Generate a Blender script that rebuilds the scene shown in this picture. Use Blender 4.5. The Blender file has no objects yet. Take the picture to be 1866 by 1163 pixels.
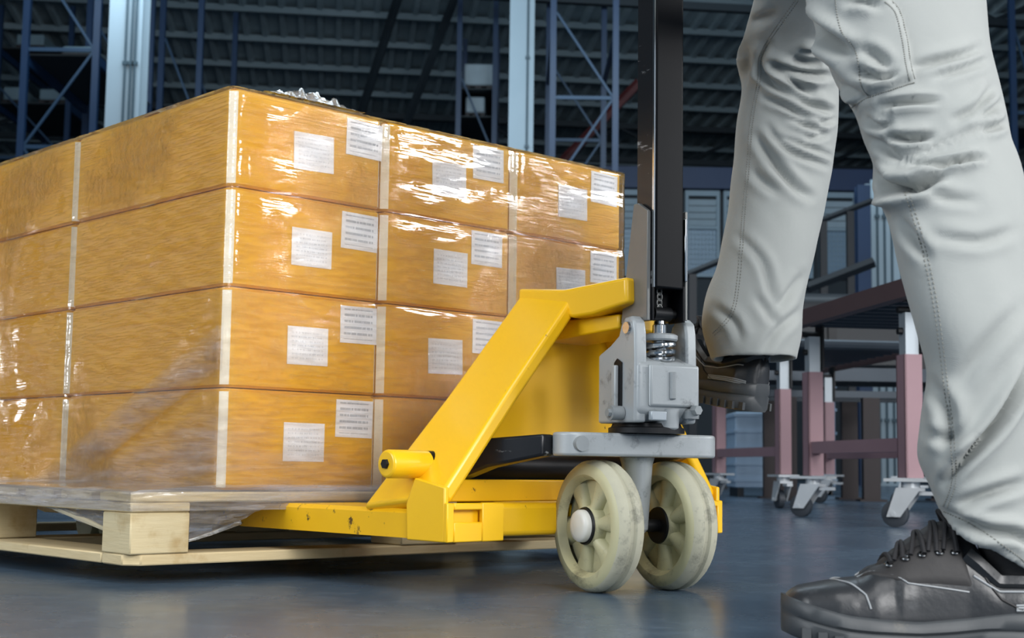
import bpy, bmesh, math, random
import numpy as np
from mathutils import Vector, Matrix, noise
from mathutils.bvhtree import BVHTree
random.seed(4)
rng = np.random.default_rng(4)
SCN = bpy.context.scene
COL = SCN.collection
R = math.radians

# ------------------------------------------------------------------ camera
IW, IH, FPX, CAMH = 1866.0, 1163.0, 2600.0, 0.18
PITCH, ROLL = math.atan(268.5 / 2600), 0.0138
cp, sp, cr, sr = math.cos(PITCH), math.sin(PITCH), math.cos(ROLL), math.sin(ROLL)
CX, CF, CU = np.array([1., 0, 0]), np.array([0, cp, sp]), np.array([0, -sp, cp])
cam_d = bpy.data.cameras.new('camera')
cam = bpy.data.objects.new('camera', cam_d)
COL.objects.link(cam)
cam_d.sensor_width = 36
cam_d.sensor_fit = 'HORIZONTAL'
cam_d.lens = 36 * FPX / IW
cam_d.clip_start = 0.05
cam_d.clip_end = 300
rx, ru = CX * cr + CU * sr, CU * cr - CX * sr
M4 = Matrix(((rx[0], ru[0], -CF[0], 0), (rx[1], ru[1], -CF[1], 0), (rx[2], ru[2], -CF[2], CAMH), (0, 0, 0, 1)))
cam.matrix_world = M4
cam_d.dof.use_dof = True
cam_d.dof.focus_distance = 2.05
cam_d.dof.aperture_fstop = 11
SCN.camera = cam

# ------------------------------------------------------------------ light and exposure
SCN.view_settings.view_transform = 'Standard'
SCN.view_settings.look = 'None'
SCN.view_settings.gamma = 1
SCN.view_settings.use_curve_mapping = False
SCN.view_settings.exposure = 0.85
world = bpy.data.worlds.new('world')
SCN.world = world
world.use_nodes = True
wb = world.node_tree.nodes['Background']
wb.inputs[0].default_value = (0.62, 0.80, 1.0, 1)
wb.inputs[1].default_value = 0.22


def area(name, loc, target, sx, sy, power, color=(1, 1, 1)):
    d = bpy.data.lights.new(name, 'AREA')
    d.shape = 'RECTANGLE'
    d.size, d.size_y, d.energy, d.color = sx, sy, power, color
    o = bpy.data.objects.new(name, d)
    COL.objects.link(o)
    o.location = loc
    o.rotation_euler = (Vector(target) - Vector(loc)).to_track_quat('-Z', 'Y').to_euler()
    return o


area('added_front_key', (3.2, -3.4, 2.6), (0.3, 2.3, 0.4), 3.4, 3.0, 235, (1.0, 0.99, 0.98))  # unseen key light added behind the camera; no door is built
area('added_left_fill', (-4.2, -0.6, 2.4), (-0.3, 2.6, 0.4), 2.4, 2.6, 75, (0.93, 0.97, 1.0))  # fill added out of view on the left, without a door
area('added_rear_top_light', (0.6, -1.4, 5.0), (0.3, 2.6, 0.3), 3.0, 3.0, 70, (1, 1, 1))  # overhead area light added behind the view; the roof has no opening
for k_, (y_, z_) in enumerate(((0.5, 2.05), (1.75, 2.3), (3.1, 2.4))):
    area('high_side_window', (6.2, y_, z_), (0.0, 2.3 + .2 * y_, .75), .6, .8, 36, (1.0, 1.0, 1.0))
area('added_left_glint', (-6.2, 5.2, .75), (-.9, 2.95, .3), .35, .7, 4.5, (.95, .98, 1.0))  # small off-view light added for sparkle on the left film face
area('added_aisle_fill', (0.5, 9.5, 7.4), (0.5, 9.5, 0), 9.0, 3.0, 210, (0.72, 0.88, 1.0))  # added overhead light for the dim background, with no lamp body
area('added_rack_fill', (0.0, 15.0, 6.6), (0.0, 22, 3.5), 12.0, 1.5, 210, (0.66, 0.86, 1.0))  # added slanting light for the columns and racks; no fitting modelled


# ------------------------------------------------------------------ photo-measured points -> world
def ray(u, v):
    x, y = u - IW / 2, v - IH / 2
    X, Y = x * cr + y * sr, -x * sr + y * cr
    return CF + CX * X / FPX - CU * Y / FPX


EYE = np.array([0, 0, CAMH])


def atY(u, v, Y):
    r = ray(u, v)
    return EYE + r * (Y / r[1])


def atZ(u, v, Z):
    r = ray(u, v)
    return EYE + r * ((Z - CAMH) / r[2])


def projn(P):
    Q = np.asarray(P, float) - EYE
    d = Q @ CF
    X, Y = FPX * (Q @ CX) / d, -FPX * (Q @ CU) / d
    return IW / 2 + X * cr - Y * sr, IH / 2 + X * sr + Y * cr


# ------------------------------------------------------------------ mesh helpers
class MB:
    def __init__(s):
        s.v, s.f, s.m = [], [], []

    def add(s, vs, fs, mi=0):
        o = len(s.v)
        s.v += [tuple(map(float, p)) for p in vs]
        for f in fs:
            s.f.append([i + o for i in f])
            s.m.append(mi)
        return s

    def hexa(s, p, mi=0):
        return s.add(p, [(0, 3, 2, 1), (4, 5, 6, 7), (0, 1, 5, 4), (1, 2, 6, 5), (2, 3, 7, 6), (3, 0, 4, 7)], mi)

    def box(s, x0, x1, y0, y1, z0, z1, mi=0):
        return s.hexa([(x0, y0, z0), (x1, y0, z0), (x1, y1, z0), (x0, y1, z0), (x0, y0, z1), (x1, y0, z1), (x1, y1, z1), (x0, y1, z1)], mi)

    def prism(s, poly, vec, mi=0):
        n = len(poly)
        P = [Vector(p) for p in poly]
        v = Vector(vec)
        nr = sum(((P[i] - P[0]).cross(P[(i + 1) % n] - P[0]) for i in range(n)), Vector())
        if nr.dot(v) > 0:
            P = P[::-1]
        s.add(P + [p + v for p in P], [tuple(range(n)), tuple(range(2 * n - 1, n - 1, -1))] +
              [((i + 1) % n, i, n + i, n + (i + 1) % n) for i in range(n)], mi)
        return s

    def tube(s, pts, r, n=8, mi=0, closed=False, caps=True, up=None):
        P = [Vector(p) for p in pts]
        k = len(P)
        rs = r if isinstance(r, (list, tuple)) else [r] * k
        base = len(s.v)
        pn = None
        for i in range(k):
            if closed:
                t = P[(i + 1) % k] - P[i - 1]
            else:
                t = P[min(i + 1, k - 1)] - P[max(i - 1, 0)]
            t.normalize()
            if pn is None:
                q = Vector(up) if up else (Vector((0, 0, 1)) if abs(t.z) < .9 else Vector((1, 0, 0)))
                a = q - t * q.dot(t)
            else:
                a = pn - t * pn.dot(t)
            a.normalize()
            pn = a
            b = t.cross(a)
            for j in range(n):
                th = 2 * math.pi * (j + .5) / n
                s.v.append(tuple(P[i] + (a * math.cos(th) + b * math.sin(th)) * rs[i]))
        for i in range(k if closed else k - 1):
            for j in range(n):
                a0, a1 = base + i * n + j, base + i * n + (j + 1) % n
                b0, b1 = base + ((i + 1) % k) * n + j, base + ((i + 1) % k) * n + (j + 1) % n
                s.f.append([a0, a1, b1, b0])
                s.m.append(mi)
        if caps and not closed:
            s.f.append([base + j for j in range(n)][::-1]); s.m.append(mi)
            s.f.append([base + (k - 1) * n + j for j in range(n)]); s.m.append(mi)
        return s

    def cyl(s, p0, p1, r0, r1=None, n=24, mi=0):
        return s.tube([p0, p1], [r0, r0 if r1 is None else r1], n, mi)

    def lathe(s, prof, n=48, axis='x', c=(0, 0, 0), mi=0):
        """prof: list of (along axis, radius)"""
        base = len(s.v)
        for (t, r) in prof:
            for j in range(n):
                th = 2 * math.pi * j / n
                p = (t, r * math.cos(th), r * math.sin(th)) if axis == 'x' else (r * math.cos(th), r * math.sin(th), t)
                s.v.append((p[0] + c[0], p[1] + c[1], p[2] + c[2]))
        for i in range(len(prof) - 1):
            for j in range(n):
                s.f.append([base + i * n + j, base + i * n + (j + 1) % n, base + (i + 1) * n + (j + 1) % n, base + (i + 1) * n + j])
                s.m.append(mi)
        for i in (0, len(prof) - 1):
            if prof[i][1] > 1e-6:
                s.f.append([base + i * n + j for j in range(n)]); s.m.append(mi)
        return s

    def loft(s, rings, caps=True, mi=0):
        base = len(s.v)
        n = len(rings[0])
        for r_ in rings:
            s.v += [tuple(map(float, p)) for p in r_]
        for i in range(len(rings) - 1):
            for j in range(n):
                s.f.append([base + i * n + j, base + i * n + (j + 1) % n, base + (i + 1) * n + (j + 1) % n, base + (i + 1) * n + j])
                s.m.append(mi)
        if caps:
            s.f.append([base + j for j in range(n)][::-1]); s.m.append(mi)
            s.f.append([base + (len(rings) - 1) * n + j for j in range(n)]); s.m.append(mi)
        return s

    def grid(s, P, mi=0, flip=False):
        if flip:
            P = P[::-1]
        h, w = len(P), len(P[0])
        base = len(s.v)
        for row in P:
            s.v += [tuple(map(float, p)) for p in row]
        for i in range(h - 1):
            for j in range(w - 1):
                s.f.append([base + i * w + j, base + i * w + j + 1, base + (i + 1) * w + j + 1, base + (i + 1) * w + j])
                s.m.append(mi)
        return s

    def mesh(s, name, mats, smooth=35, fix=True):
        me = bpy.data.meshes.new(name)
        me.from_pydata(s.v, [], s.f)
        for m in (mats if isinstance(mats, (list, tuple)) else [mats]):
            me.materials.append(m)
        me.polygons.foreach_set('material_index', s.m)
        if fix:
            bm = bmesh.new()
            bm.from_mesh(me)
            bmesh.ops.recalc_face_normals(bm, faces=bm.faces)
            bm.to_mesh(me)
            bm.free()
        if smooth:
            me.shade_smooth()
            if smooth < 179:
                me.set_sharp_from_angle(angle=R(smooth))
        me.update()
        return me


def link(name, me, parent=None, loc=(0, 0, 0), rot=(0, 0, 0)):
    o = bpy.data.objects.new(name, me)
    COL.objects.link(o)
    o.location, o.rotation_euler = loc, rot
    if parent:
        o.parent = parent
    return o


def ob(name, mb, mats, parent=None, bevel=0, seg=2, smooth=35, loc=(0, 0, 0), rot=(0, 0, 0), label=None, fix=True):
    o = link(name, mb.mesh(name, mats, smooth, fix), parent, loc, rot)
    if bevel:
        b = o.modifiers.new('bevel', 'BEVEL')
        b.width, b.segments, b.limit_method, b.angle_limit = bevel, seg, 'ANGLE', R(40)
        b.harden_normals = False
    if label:
        o['label'] = label
    return o


def tag(o, label, cat=None, group=None, kind=None):
    o['label'] = label
    if cat: o['category'] = cat
    if group: o['group'] = group
    if kind: o['kind'] = kind
    return o


def thing(name, label, cat, loc=(0, 0, 0), rz=0, group=None):
    o = bpy.data.objects.new(name, None)
    COL.objects.link(o)
    o.location, o.rotation_euler = loc, (0, 0, rz)
    return tag(o, label, cat, group)


def copy_tree(o, parent=None):
    c = o.copy()
    COL.objects.link(c)
    c.parent = parent
    for ch in list(o.children):
        copy_tree(ch, c)
    return c


# ------------------------------------------------------------------ materials
def lin(c):
    if isinstance(c, str):
        c = [int(c[i:i + 2], 16) / 255 for i in (0, 2, 4)]
    return tuple((x / 12.92 if x <= .04045 else ((x + .055) / 1.055) ** 2.4) for x in c) + (1,)


class NT:
    def __init__(s, name):
        s.mat = bpy.data.materials.new(name)
        s.mat.use_nodes = True
        s.t = s.mat.node_tree
        s.p = s.t.nodes['Principled BSDF']
        s.out = s.t.nodes['Material Output']

    def n(s, typ, **kw):
        nd = s.t.nodes.new(typ)
        for k, v in kw.items():
            if k.startswith('i_'):
                key = k[2:]
                nd.inputs[int(key) if key.isdigit() else key.replace('_', ' ')].default_value = v
            else:
                setattr(nd, k, v)
        return nd

    def l(s, a, b):
        s.t.links.new(a, b)

    def coord(s, kind='Object', scale=(1, 1, 1), rot=(0, 0, 0)):
        tc = s.n('ShaderNodeTexCoord')
        mp = s.n('ShaderNodeMapping')
        mp.inputs['Scale'].default_value = scale
        mp.inputs['Rotation'].default_value = rot
        s.l(tc.outputs[kind], mp.inputs['Vector'])
        return mp.outputs['Vector']

    def noise(s, vec, scale, detail=4, rough=.55, dist=0):
        nd = s.n('ShaderNodeTexNoise')
        nd.inputs['Scale'].default_value = scale
        nd.inputs['Detail'].default_value = detail
        nd.inputs['Roughness'].default_value = rough
        nd.inputs['Distortion'].default_value = dist
        s.l(vec, nd.inputs['Vector'])
        return nd.outputs['Fac']

    def ramp(s, fac, stops):
        r_ = s.n('ShaderNodeValToRGB')
        el = r_.color_ramp.elements
        while len(el) < len(stops):
            el.new(.5)
        for e_, (p, c) in zip(el, stops):
            e_.position = p
            e_.color = c if len(c) == 4 else tuple(c) + (1,)
        s.l(fac, r_.inputs['Fac'])
        return r_.outputs['Color']

    def mix(s, fac, a, b, blend='MIX'):
        m = s.n('ShaderNodeMix', data_type='RGBA', blend_type=blend)
        if hasattr(fac, 'links'):
            s.l(fac, m.inputs[0])
        else:
            m.inputs[0].default_value = fac
        for sock, val in ((m.inputs[6], a), (m.inputs[7], b)):
            if hasattr(val, 'links'):
                s.l(val, sock)
            else:
                sock.default_value = val
        return m.outputs[2]

    def math(s, op, a, b=0.0, clamp=False):
        m = s.n('ShaderNodeMath', operation=op, use_clamp=clamp)
        for i, val in enumerate((a, b)):
            if hasattr(val, 'links'):
                s.l(val, m.inputs[i])
            else:
                m.inputs[i].default_value = val
        return m.outputs[0]

    def bump(s, h, strength=.2, dist=.002):
        b = s.n('ShaderNodeBump')
        b.inputs['Strength'].default_value = strength
        b.inputs['Distance'].default_value = dist
        s.l(h, b.inputs['Height'])
        return b.outputs['Normal']


G0, G1 = (0, 0, 0, 1), (1, 1, 1, 1)


def simple(name, c1, c2=None, rough=.5, metal=0, scale=6, bump=0, bscale=60, bdist=.001, spec=None, stretch=(1, 1, 1), wear=None, wear_t=(.62, .66), wear_scale=14, coat=0):
    m = NT(name)
    v = m.coord(scale=stretch)
    col = None
    if c2:
        col = m.mix(m.noise(v, scale), lin(c1), lin(c2))
    if wear:
        w = m.ramp(m.noise(v, wear_scale, 8, .7), [(wear_t[0], G0), (wear_t[1], G1)])
        col = m.mix(w, col if col is not None else lin(c1), lin(wear))
    if col is not None:
        m.l(col, m.p.inputs['Base Color'])
    else:
        m.p.inputs['Base Color'].default_value = lin(c1)
    m.p.inputs['Roughness'].default_value = rough
    m.p.inputs['Metallic'].default_value = metal
    if spec is not None:
        m.p.inputs['Specular IOR Level'].default_value = spec
    if coat:
        m.p.inputs['Coat Weight'].default_value = coat
        m.p.inputs['Coat Roughness'].default_value = .15
    if bump:
        m.l(m.bump(m.noise(v, bscale, 5), bump, bdist), m.p.inputs['Normal'])
    return m.mat


def carton_mat():
    m = NT('orange_carton')
    v = m.coord()
    g = m.coord(scale=(14, 3, 90), rot=(R(4), R(4), 0))
    c = m.mix(m.noise(g, 2.2, 5, .6), lin('e6ae26'), lin('eeba36'))
    c = m.mix(m.ramp(m.noise(v, 5, 3), [(.4, G0), (.75, G1)]), c, lin('eab432'))
    m.l(c, m.p.inputs['Base Color'])
    m.p.inputs['Roughness'].default_value = .5
    m.l(m.bump(m.noise(g, 3, 4), .05, .001), m.p.inputs['Normal'])
    return m.mat


def wood_mat(name, c1, c2, c3):
    m = NT(name)
    v = m.coord(scale=(3, 3, 26), rot=(0, 0, 0))
    w = m.coord()
    c = m.mix(m.noise(v, 4, 6, .6, .6), lin(c1), lin(c2))
    kn = m.ramp(m.noise(w, 9, 5), [(.62, G0), (.72, G1)])
    c = m.mix(kn, c, lin(c3))
    m.l(c, m.p.inputs['Base Color'])
    m.p.inputs['Roughness'].default_value = .75
    m.l(m.bump(m.noise(v, 9, 6), .35, .002), m.p.inputs['Normal'])
    return m.mat


def label_mat(name, title):
    """white sticker with rows of small grey print"""
    m = NT(name)
    tc = m.n('ShaderNodeTexCoord')
    sx = m.n('ShaderNodeSeparateXYZ')
    m.l(tc.outputs['UV'], sx.inputs[0])
    u, v = sx.outputs[0], sx.outputs[1]
    rows = 6.0 if title else 9.0
    fr = m.math('FRACT', m.math('MULTIPLY', v, rows))
    band = m.math('MULTIPLY', m.math('GREATER_THAN', fr, .34), m.math('LESS_THAN', fr, .72))
    wv = m.n('ShaderNodeCombineXYZ')
    m.l(m.math('MULTIPLY', u, 26.0), wv.inputs[0])
    m.l(m.math('FLOOR', m.math('MULTIPLY', v, rows)), wv.inputs[1])
    nz = m.noise(wv.outputs[0], 1.0, 2)
    word = m.math('GREATER_THAN', nz, .43 if title else .5)
    inx = m.math('MULTIPLY', m.math('GREATER_THAN', u, .1), m.math('LESS_THAN', u, .88))
    iny = m.math('MULTIPLY', m.math('GREATER_THAN', v, .1), m.math('LESS_THAN', v, .93))
    ink = m.math('MULTIPLY', m.math('MULTIPLY', band, word), m.math('MULTIPLY', inx, iny))
    ink = m.math('MULTIPLY', ink, .55 if title else .28)
    m.l(m.mix(ink, lin('f4f5f8'), lin('848b94')), m.p.inputs['Base Color'])
    m.p.inputs['Roughness'].default_value = .45
    return m.mat


def film_mat(name, haze, gloss_rough, fade=False, crinkle=1.0, hazecol='d8d2d4'):
    m = NT(name)
    t = m.t
    t.nodes.remove(m.p)
    v = m.coord()
    ln = m.coord(scale=(5, 5, 85), rot=(R(2), R(-3), 0))
    ridge = m.ramp(m.noise(ln, 4.2, 4, .62, .4), [(.50, G0), (.60, G1), (.70, G0)])
    crk = m.noise(v, 42, 7, .72, 1.4)
    patch = m.ramp(m.noise(v, 3.1, 2), [(.52, G0), (.64, G1)])
    slack = m.noise(m.coord(scale=(4, 4, 10)), 1.6, 2)
    hgt = m.math('ADD', m.math('MULTIPLY', ridge, .16), m.math('MULTIPLY', m.math('MULTIPLY', crk, patch), 1.3 * crinkle))
    hgt = m.math('ADD', hgt, m.math('MULTIPLY', slack, .75))
    nrm = m.bump(hgt, 1.0, .0024)
    fr = m.n('ShaderNodeFresnel')
    fr.inputs['IOR'].default_value = 1.5
    m.l(nrm, fr.inputs['Normal'])
    gl = m.n('ShaderNodeBsdfGlossy')
    gl.inputs['Roughness'].default_value = gloss_rough
    gl.inputs['Color'].default_value = (1, 1, 1, 1)
    m.l(nrm, gl.inputs['Normal'])
    tr = m.n('ShaderNodeBsdfTransparent')
    tr.inputs['Color'].default_value = (.985, .985, .985, 1)
    df = m.n('ShaderNodeBsdfDiffuse')
    df.inputs['Color'].default_value = lin(hazecol)
    m.l(nrm, df.inputs['Normal'])
    mx1 = m.n('ShaderNodeMixShader')
    hz = m.ramp(m.noise(m.coord(scale=(3, 3, 30), rot=(R(8), R(-6), 0)), 2.0, 5, .6), [(.35, (haze * .35,) * 3), (.72, (min(1, haze * 1.9),) * 3)])
    if fade:
        at = m.n('ShaderNodeAttribute', attribute_name='fade')
        hz = m.math('MULTIPLY', hz, at.outputs['Fac'])
    m.l(hz, mx1.inputs[0])
    m.l(tr.outputs[0], mx1.inputs[1])
    m.l(df.outputs[0], mx1.inputs[2])
    mx2 = m.n('ShaderNodeMixShader')
    fq = m.math('MULTIPLY', fr.outputs[0], 1.25, True)
    if fade:
        fq = m.math('MULTIPLY', fq, at.outputs['Fac'])
    m.l(fq, mx2.inputs[0])
    m.l(mx1.outputs[0], mx2.inputs[1])
    m.l(gl.outputs[0], mx2.inputs[2])
    m.l(mx2.outputs[0], m.out.inputs['Surface'])
    return m.mat


def floor_mat():
    m = NT('dark_epoxy_floor')
    v = m.coord()
    c = m.mix(m.noise(v, 1.3, 6, .6), lin('3f5061'), lin('4f6274'))
    c = m.mix(m.ramp(m.noise(v, 26, 6, .7), [(.5, G0), (.8, G1)]), c, lin('5f7284'))
    m.l(c, m.p.inputs['Base Color'])
    rr = m.ramp(m.noise(v, 4, 5), [(.3, (.2,) * 3), (.75, (.34,) * 3)])
    m.l(rr, m.p.inputs['Roughness'])
    m.p.inputs['Specular IOR Level'].default_value = .5
    m.l(m.bump(m.noise(v, 30, 6, .6), .06, .004), m.p.inputs['Normal'])
    return m.mat


def cloth_mat():
    m = NT('grey_work_cotton')
    v = m.coord()
    c = m.mix(m.noise(v, 5, 4), lin('929694'), lin('a0a3a0'))
    m.l(c, m.p.inputs['Base Color'])
    m.p.inputs['Roughness'].default_value = .85
    m.p.inputs['Sheen Weight'].default_value = .15
    w1 = m.n('ShaderNodeTexWave', bands_direction='DIAGONAL')
    w1.inputs['Scale'].default_value = 420
    m.l(v, w1.inputs['Vector'])
    h = m.math('ADD', m.math('MULTIPLY', w1.outputs['Fac'], .08), m.noise(v, 34, 4, .6, .8))
    m.l(m.bump(h, .22, .003), m.p.inputs['Normal'])
    return m.mat


M = {}
M['carton'] = carton_mat()
M['edge'] = simple('edge_glint_and_tape', 'f6e8c8', 'fbf5e6', .25, 0, 20, coat=.8)  # cream colour paints in the bright film glint on carton corners; tape shares it
M['label_rows'] = label_mat('address_sticker', True)
M['label_faint'] = label_mat('contents_sticker', False)
M['film'] = film_mat('clear_stretch_film', .028, .05)
M['film2'] = film_mat('overlapped_stretch_film', .2, .08, True, hazecol='cfc4c4')
M['skirt'] = film_mat('gathered_stretch_film', .30, .12, hazecol='d5d2d4', crinkle=1.6)
M['crumple'] = film_mat('crumpled_stretch_film', .25, .10, hazecol='c9cbcc', crinkle=2)
M['wood'] = wood_mat('pallet_pine', 'd8c7a0', 'c4ae82', 'b0915f')
M['wood_end'] = wood_mat('pallet_block', 'd6c8a4', 'c5b287', 'b39a6c')
M['yellow'] = simple('yellow_paint', 'f8c414', 'f0b80e', .33, 0, 5, .08, 40, wear='6a4a14', wear_t=(.675, .70), wear_scale=26, coat=.3)
M['yellow_scuffed'] = simple('scuffed_yellow_paint', 'f4bf12', 'e6ae0e', .42, 0, 9, .12, 40, wear='5b421a', wear_t=(.585, .63), wear_scale=30)
M['grey'] = simple('grey_cast_iron_paint', 'b4b9bb', 'a3a9ac', .38, .15, 8, .25, 70, .0012, wear='5d6063', wear_t=(.55, .72), wear_scale=24)
M['grey_dirty'] = simple('grimy_grey_paint', 'a3a8aa', '868c8f', .42, .2, 9, .25, 60, .0012, wear='43464a', wear_t=(.58, .7), wear_scale=20)
M['black'] = simple('black_enamel', '0b0c0f', '131418', .45, .0, 6, .1, 50, spec=.18)
M['black_worn'] = simple('worn_black_enamel', '17181b', '222428', .28, .2, 8, .12, 50, wear='9a9d9f', wear_t=(.58, .64), wear_scale=22, stretch=(1, .35, 1.6))
M['steel_side'] = simple('dark_bare_steel', '8d8d8a', '777876', .4, .4, 12, .1, 80)
M['chrome'] = simple('polished_steel', 'd6d8da', 'bfc2c4', .16, 1, 10)
M['dark'] = simple('dark_grease_steel', '2a2b2d', '1c1d1f', .45, .6, 20)
M['wheel'] = simple('cream_nylon_wheel', 'cfcba6', 'bdb991', .45, 0, 7, .2, 60, .001, wear='6f6b58', wear_t=(.54, .74), wear_scale=16)
M['tread'] = simple('grimy_wheel_tread', 'd2cfb6', 'aba896', .6, 0, 16, .35, 90, .0015, wear='7b796d', wear_t=(.52, .72), wear_scale=34)
M['cap'] = simple('white_hub_cap', 'e4e4de', 'd2d2ca', .35, 0, 15)
M['cloth'] = cloth_mat()
M['stitch'] = simple('seam_thread', '7c7d78', '8b8c86', .9)
M['leather'] = simple('black_shoe_leather', '222427', '2e3033', .34, 0, 7, .3, 120, .0012, wear='46484a', wear_t=(.6, .75), wear_scale=18)
M['leather_dark'] = simple('dark_shoe_suede', '201f20', '2c2a2a', .6, 0, 12, .3, 140, .001)
M['sole'] = simple('dark_rubber_sole', '34373a', '44484b', .5, 0, 12, .25, 60, .001, wear='5e5c54', wear_t=(.58, .75), wear_scale=16)
M['lace'] = simple('black_lace', '17171a', '232326', .8, 0, 30, .4, 300)
M['eyelet'] = simple('metal_eyelet', '8d8f90', '5c5e60', .25, 1)
M['piping'] = simple('grey_shoe_piping', '9b9fa2', '8b8f92', .4)
M['floor'] = floor_mat()
M['roof'] = simple('roof_sheet', 'a4b3b8', '8b9a9f', .6, .0, 2, wear='b9c6ca', wear_t=(.55, .75), wear_scale=3)
M['purlin'] = simple('roof_purlin', '7f8d93', '707e84', .6)
M['truss'] = simple('roof_truss_steel', '20282e', '2a3238', .6, .2)
M['farwall'] = simple('far_wall_sheet', '3c4a52', '2c373e', .7)
M['col'] = simple('pale_column_paint', 'a9b7bf', '9aaab3', .5, 0, 1.5)
M['conduit'] = simple('column_conduit', '3c4e58', '4a5d66', .5)
M['rackblue'] = simple('rack_blue_paint', '1a3658', '142a45', .45, 0, 3)
M['rackbrace'] = simple('rack_brace_steel', '2a4560', '20384e', .5, .1, 3)
M['redsteel'] = simple('dark_red_steel', '57201f', '3f1718', .55)
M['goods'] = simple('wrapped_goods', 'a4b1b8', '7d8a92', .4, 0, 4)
M['goods_dark'] = simple('grey_goods', '7d929c', '64767f', .6, 0, 4)  # blue-grey goods, duller than the white wrapped loads
M['shelf_board'] = simple('rack_board', '2a3033', '1e2427', .7)
M['beamblue'] = simple('mezzanine_beam_paint', '33466b', '2b3b5c', .5, 0, 2)
M['frame_pale'] = simple('office_frame_paint', 'a2b5c1', '91a4b0', .5, 0, 2)
M['slat'] = simple('office_blind_slat', 'c6d4dc', 'b0c0c9', .5, 0, 3)
M['office'] = simple('office_wall_paint', '2c353c', '20282e', .6, 0, 2)
M['pane'] = simple('mesh_glass_pane', '8ba2b6', '7890a5', .3, 0, 3)
M['rail'] = simple('dark_handrail_paint', '141a20', '1b2229', .5)
M['pink'] = simple('faded_red_frame_paint', '9f8086', '8e7077', .5, .1, 4, .1, 40)
M['pinkdark'] = simple('dark_red_rail_paint', '5e4a4a', '4f3d3e', .5, .1, 4)
M['alu'] = simple('pale_aluminium', 'b6bec4', 'a0a9b0', .4, .4, 5)
M['castor'] = simple('zinc_castor', 'd2d6d9', 'b9bec2', .35, .3, 12)
M['rubber'] = simple('castor_tyre', '3a4048', '2c3137', .5)
M['roller'] = simple('steel_roller', '353e47', '2a323a', .4, .5)
M['crate'] = simple('pale_blue_crate', 'a6bcd2', '93aac0', .55, 0, 4)
M['brown'] = simple('brown_frame_paint', '352b2c', '292122', .6)

# ------------------------------------------------------------------ the setting
fl = MB()
fl.grid([[(-26, -8, 0), (26, -8, 0)], [(-26, 44, 0), (26, 44, 0)]])
o = ob('floor', fl, M['floor'], smooth=0)
tag(o, 'dark glossy blue-grey epoxy warehouse floor', kind='structure')

YAW = R(7)
RT = Matrix.Rotation(YAW, 4, 'Z')


def roof_z(y):
    return 8.35 - .075 * (y - 24)


rf = MB()
xs = []
x = -24.0
while x < 24:
    xs += [(x, 0), (x + .04, -.11), (x + .12, -.11), (x + .16, 0)]
    x += .34
rows = []
for y in (-9, 40):
    rows.append([RT @ Vector((px, y, roof_z(y) + dz)) for px, dz in xs])
rf.grid(rows)
roof = ob('ceiling', rf, M['roof'], smooth=0, fix=False)
tag(roof, 'dim corrugated sheet roof seen from below', kind='structure')
pm = MB()
pm.box(-24, 24, -.03, .03, -.10, 0)
pm.box(-24, 24, -.03, .05, -.115, -.10)
pmesh = pm.mesh('purlin', M['purlin'], 0)
y = 5.0
while y < 39:
    link('purlin', pmesh, roof, RT @ Vector((0, y, roof_z(y) - .075)), (0, 0, YAW))
    y += 1.42

wbk = MB()
xx = -25.2
row0, row1 = [], []
while xx < 25:
    for dx, dy in ((0, 0), (.06, -.05), (.2, -.05), (.26, 0)):
        row0.append((xx + dx, 38 + dy, 0)); row1.append((xx + dx, 38 + dy, 8.4))
    xx += .42
wbk.grid([row0, row1])
o = ob('wall_back', wbk, M['farwall'], smooth=0, fix=False)
tag(o, 'dark ribbed sheet wall at the far end of the warehouse', kind='structure')


for nm_, x_ in (('wall_left', -24.4), ('wall_right', 24.4)):
    wl_ = MB()
    r0_, r1_ = [], []
    yy_ = 12.0
    while yy_ < 38:
        for dy_, dx_ in ((0, 0), (.06, .05), (.2, .05), (.26, 0)):
            q_ = x_ - dx_ * (1 if x_ > 0 else -1)
            r0_.append((q_, yy_ + dy_, 0)); r1_.append((q_, yy_ + dy_, 8.6))
        yy_ += .42
    wl_.grid([r0_, r1_])
    tag(ob(nm_, wl_, M['farwall'], smooth=0, fix=False), 'dark ribbed sheet side wall of the warehouse', kind='structure')

# pale columns
def column(xl, xr, vpix, Y, label, cond, top):
    x0, x1 = atY(xl, vpix, Y)[0], atY(xr, vpix, Y)[0]
    w = x1 - x0
    m = MB()
    m.box(0, w, 0, .04, 0, top)
    m.box(0, w, w * .9 - .04, w * .9, 0, top)
    m.box(w * .5 - .03, w * .5 + .03, .04, w * .9 - .04, 0, top)
    m.box(-.06, w + .06, -.06, w * .9 + .06, 0, .03)
    c = ob('column', m, M['col'], loc=(x0, Y, 0))
    tag(c, label, kind='structure')
    for k, fx in enumerate(cond):
        t = MB()
        t.cyl((w * fx, -.02, .03), (w * fx, -.02, top), .014, n=8)
        for zc in np.arange(.8, top, 1.3):
            t.box(w * fx - .03, w * fx + .03, -.038, 0, zc, zc + .04)
        ob('conduit', t, M['conduit'], c)
    return c


column(196, 257, 100, 16.0, 'pale grey steel column rising behind the left half of the carton stack', (.55, .72, .84), 8.9)
column(928, 973, 130, 20.0, 'pale grey steel column standing behind the carton stack near the jack handle', (.74,), 8.6)
column(1588, 1640, 450, 18.0, 'pale pipe-lined column partly hidden by the near trouser leg', (.2, .45, .7), 3.9)

m = MB()
x0_, x1_ = atY(1563, 420, 17.6)[0], atY(1587, 420, 17.6)[0]
m.box(x0_, x1_, 17.6, 17.63, 0, 3.75); m.box(x0_, x1_, 17.75, 17.78, 0, 3.75); m.box((x0_ + x1_) / 2 - .015, (x0_ + x1_) / 2 + .015, 17.63, 17.75, 0, 3.75)
tag(ob('column', m, M['rackblue'], smooth=0), 'slim dark blue column just left of the pale pipe-lined one', kind='structure')

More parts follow.
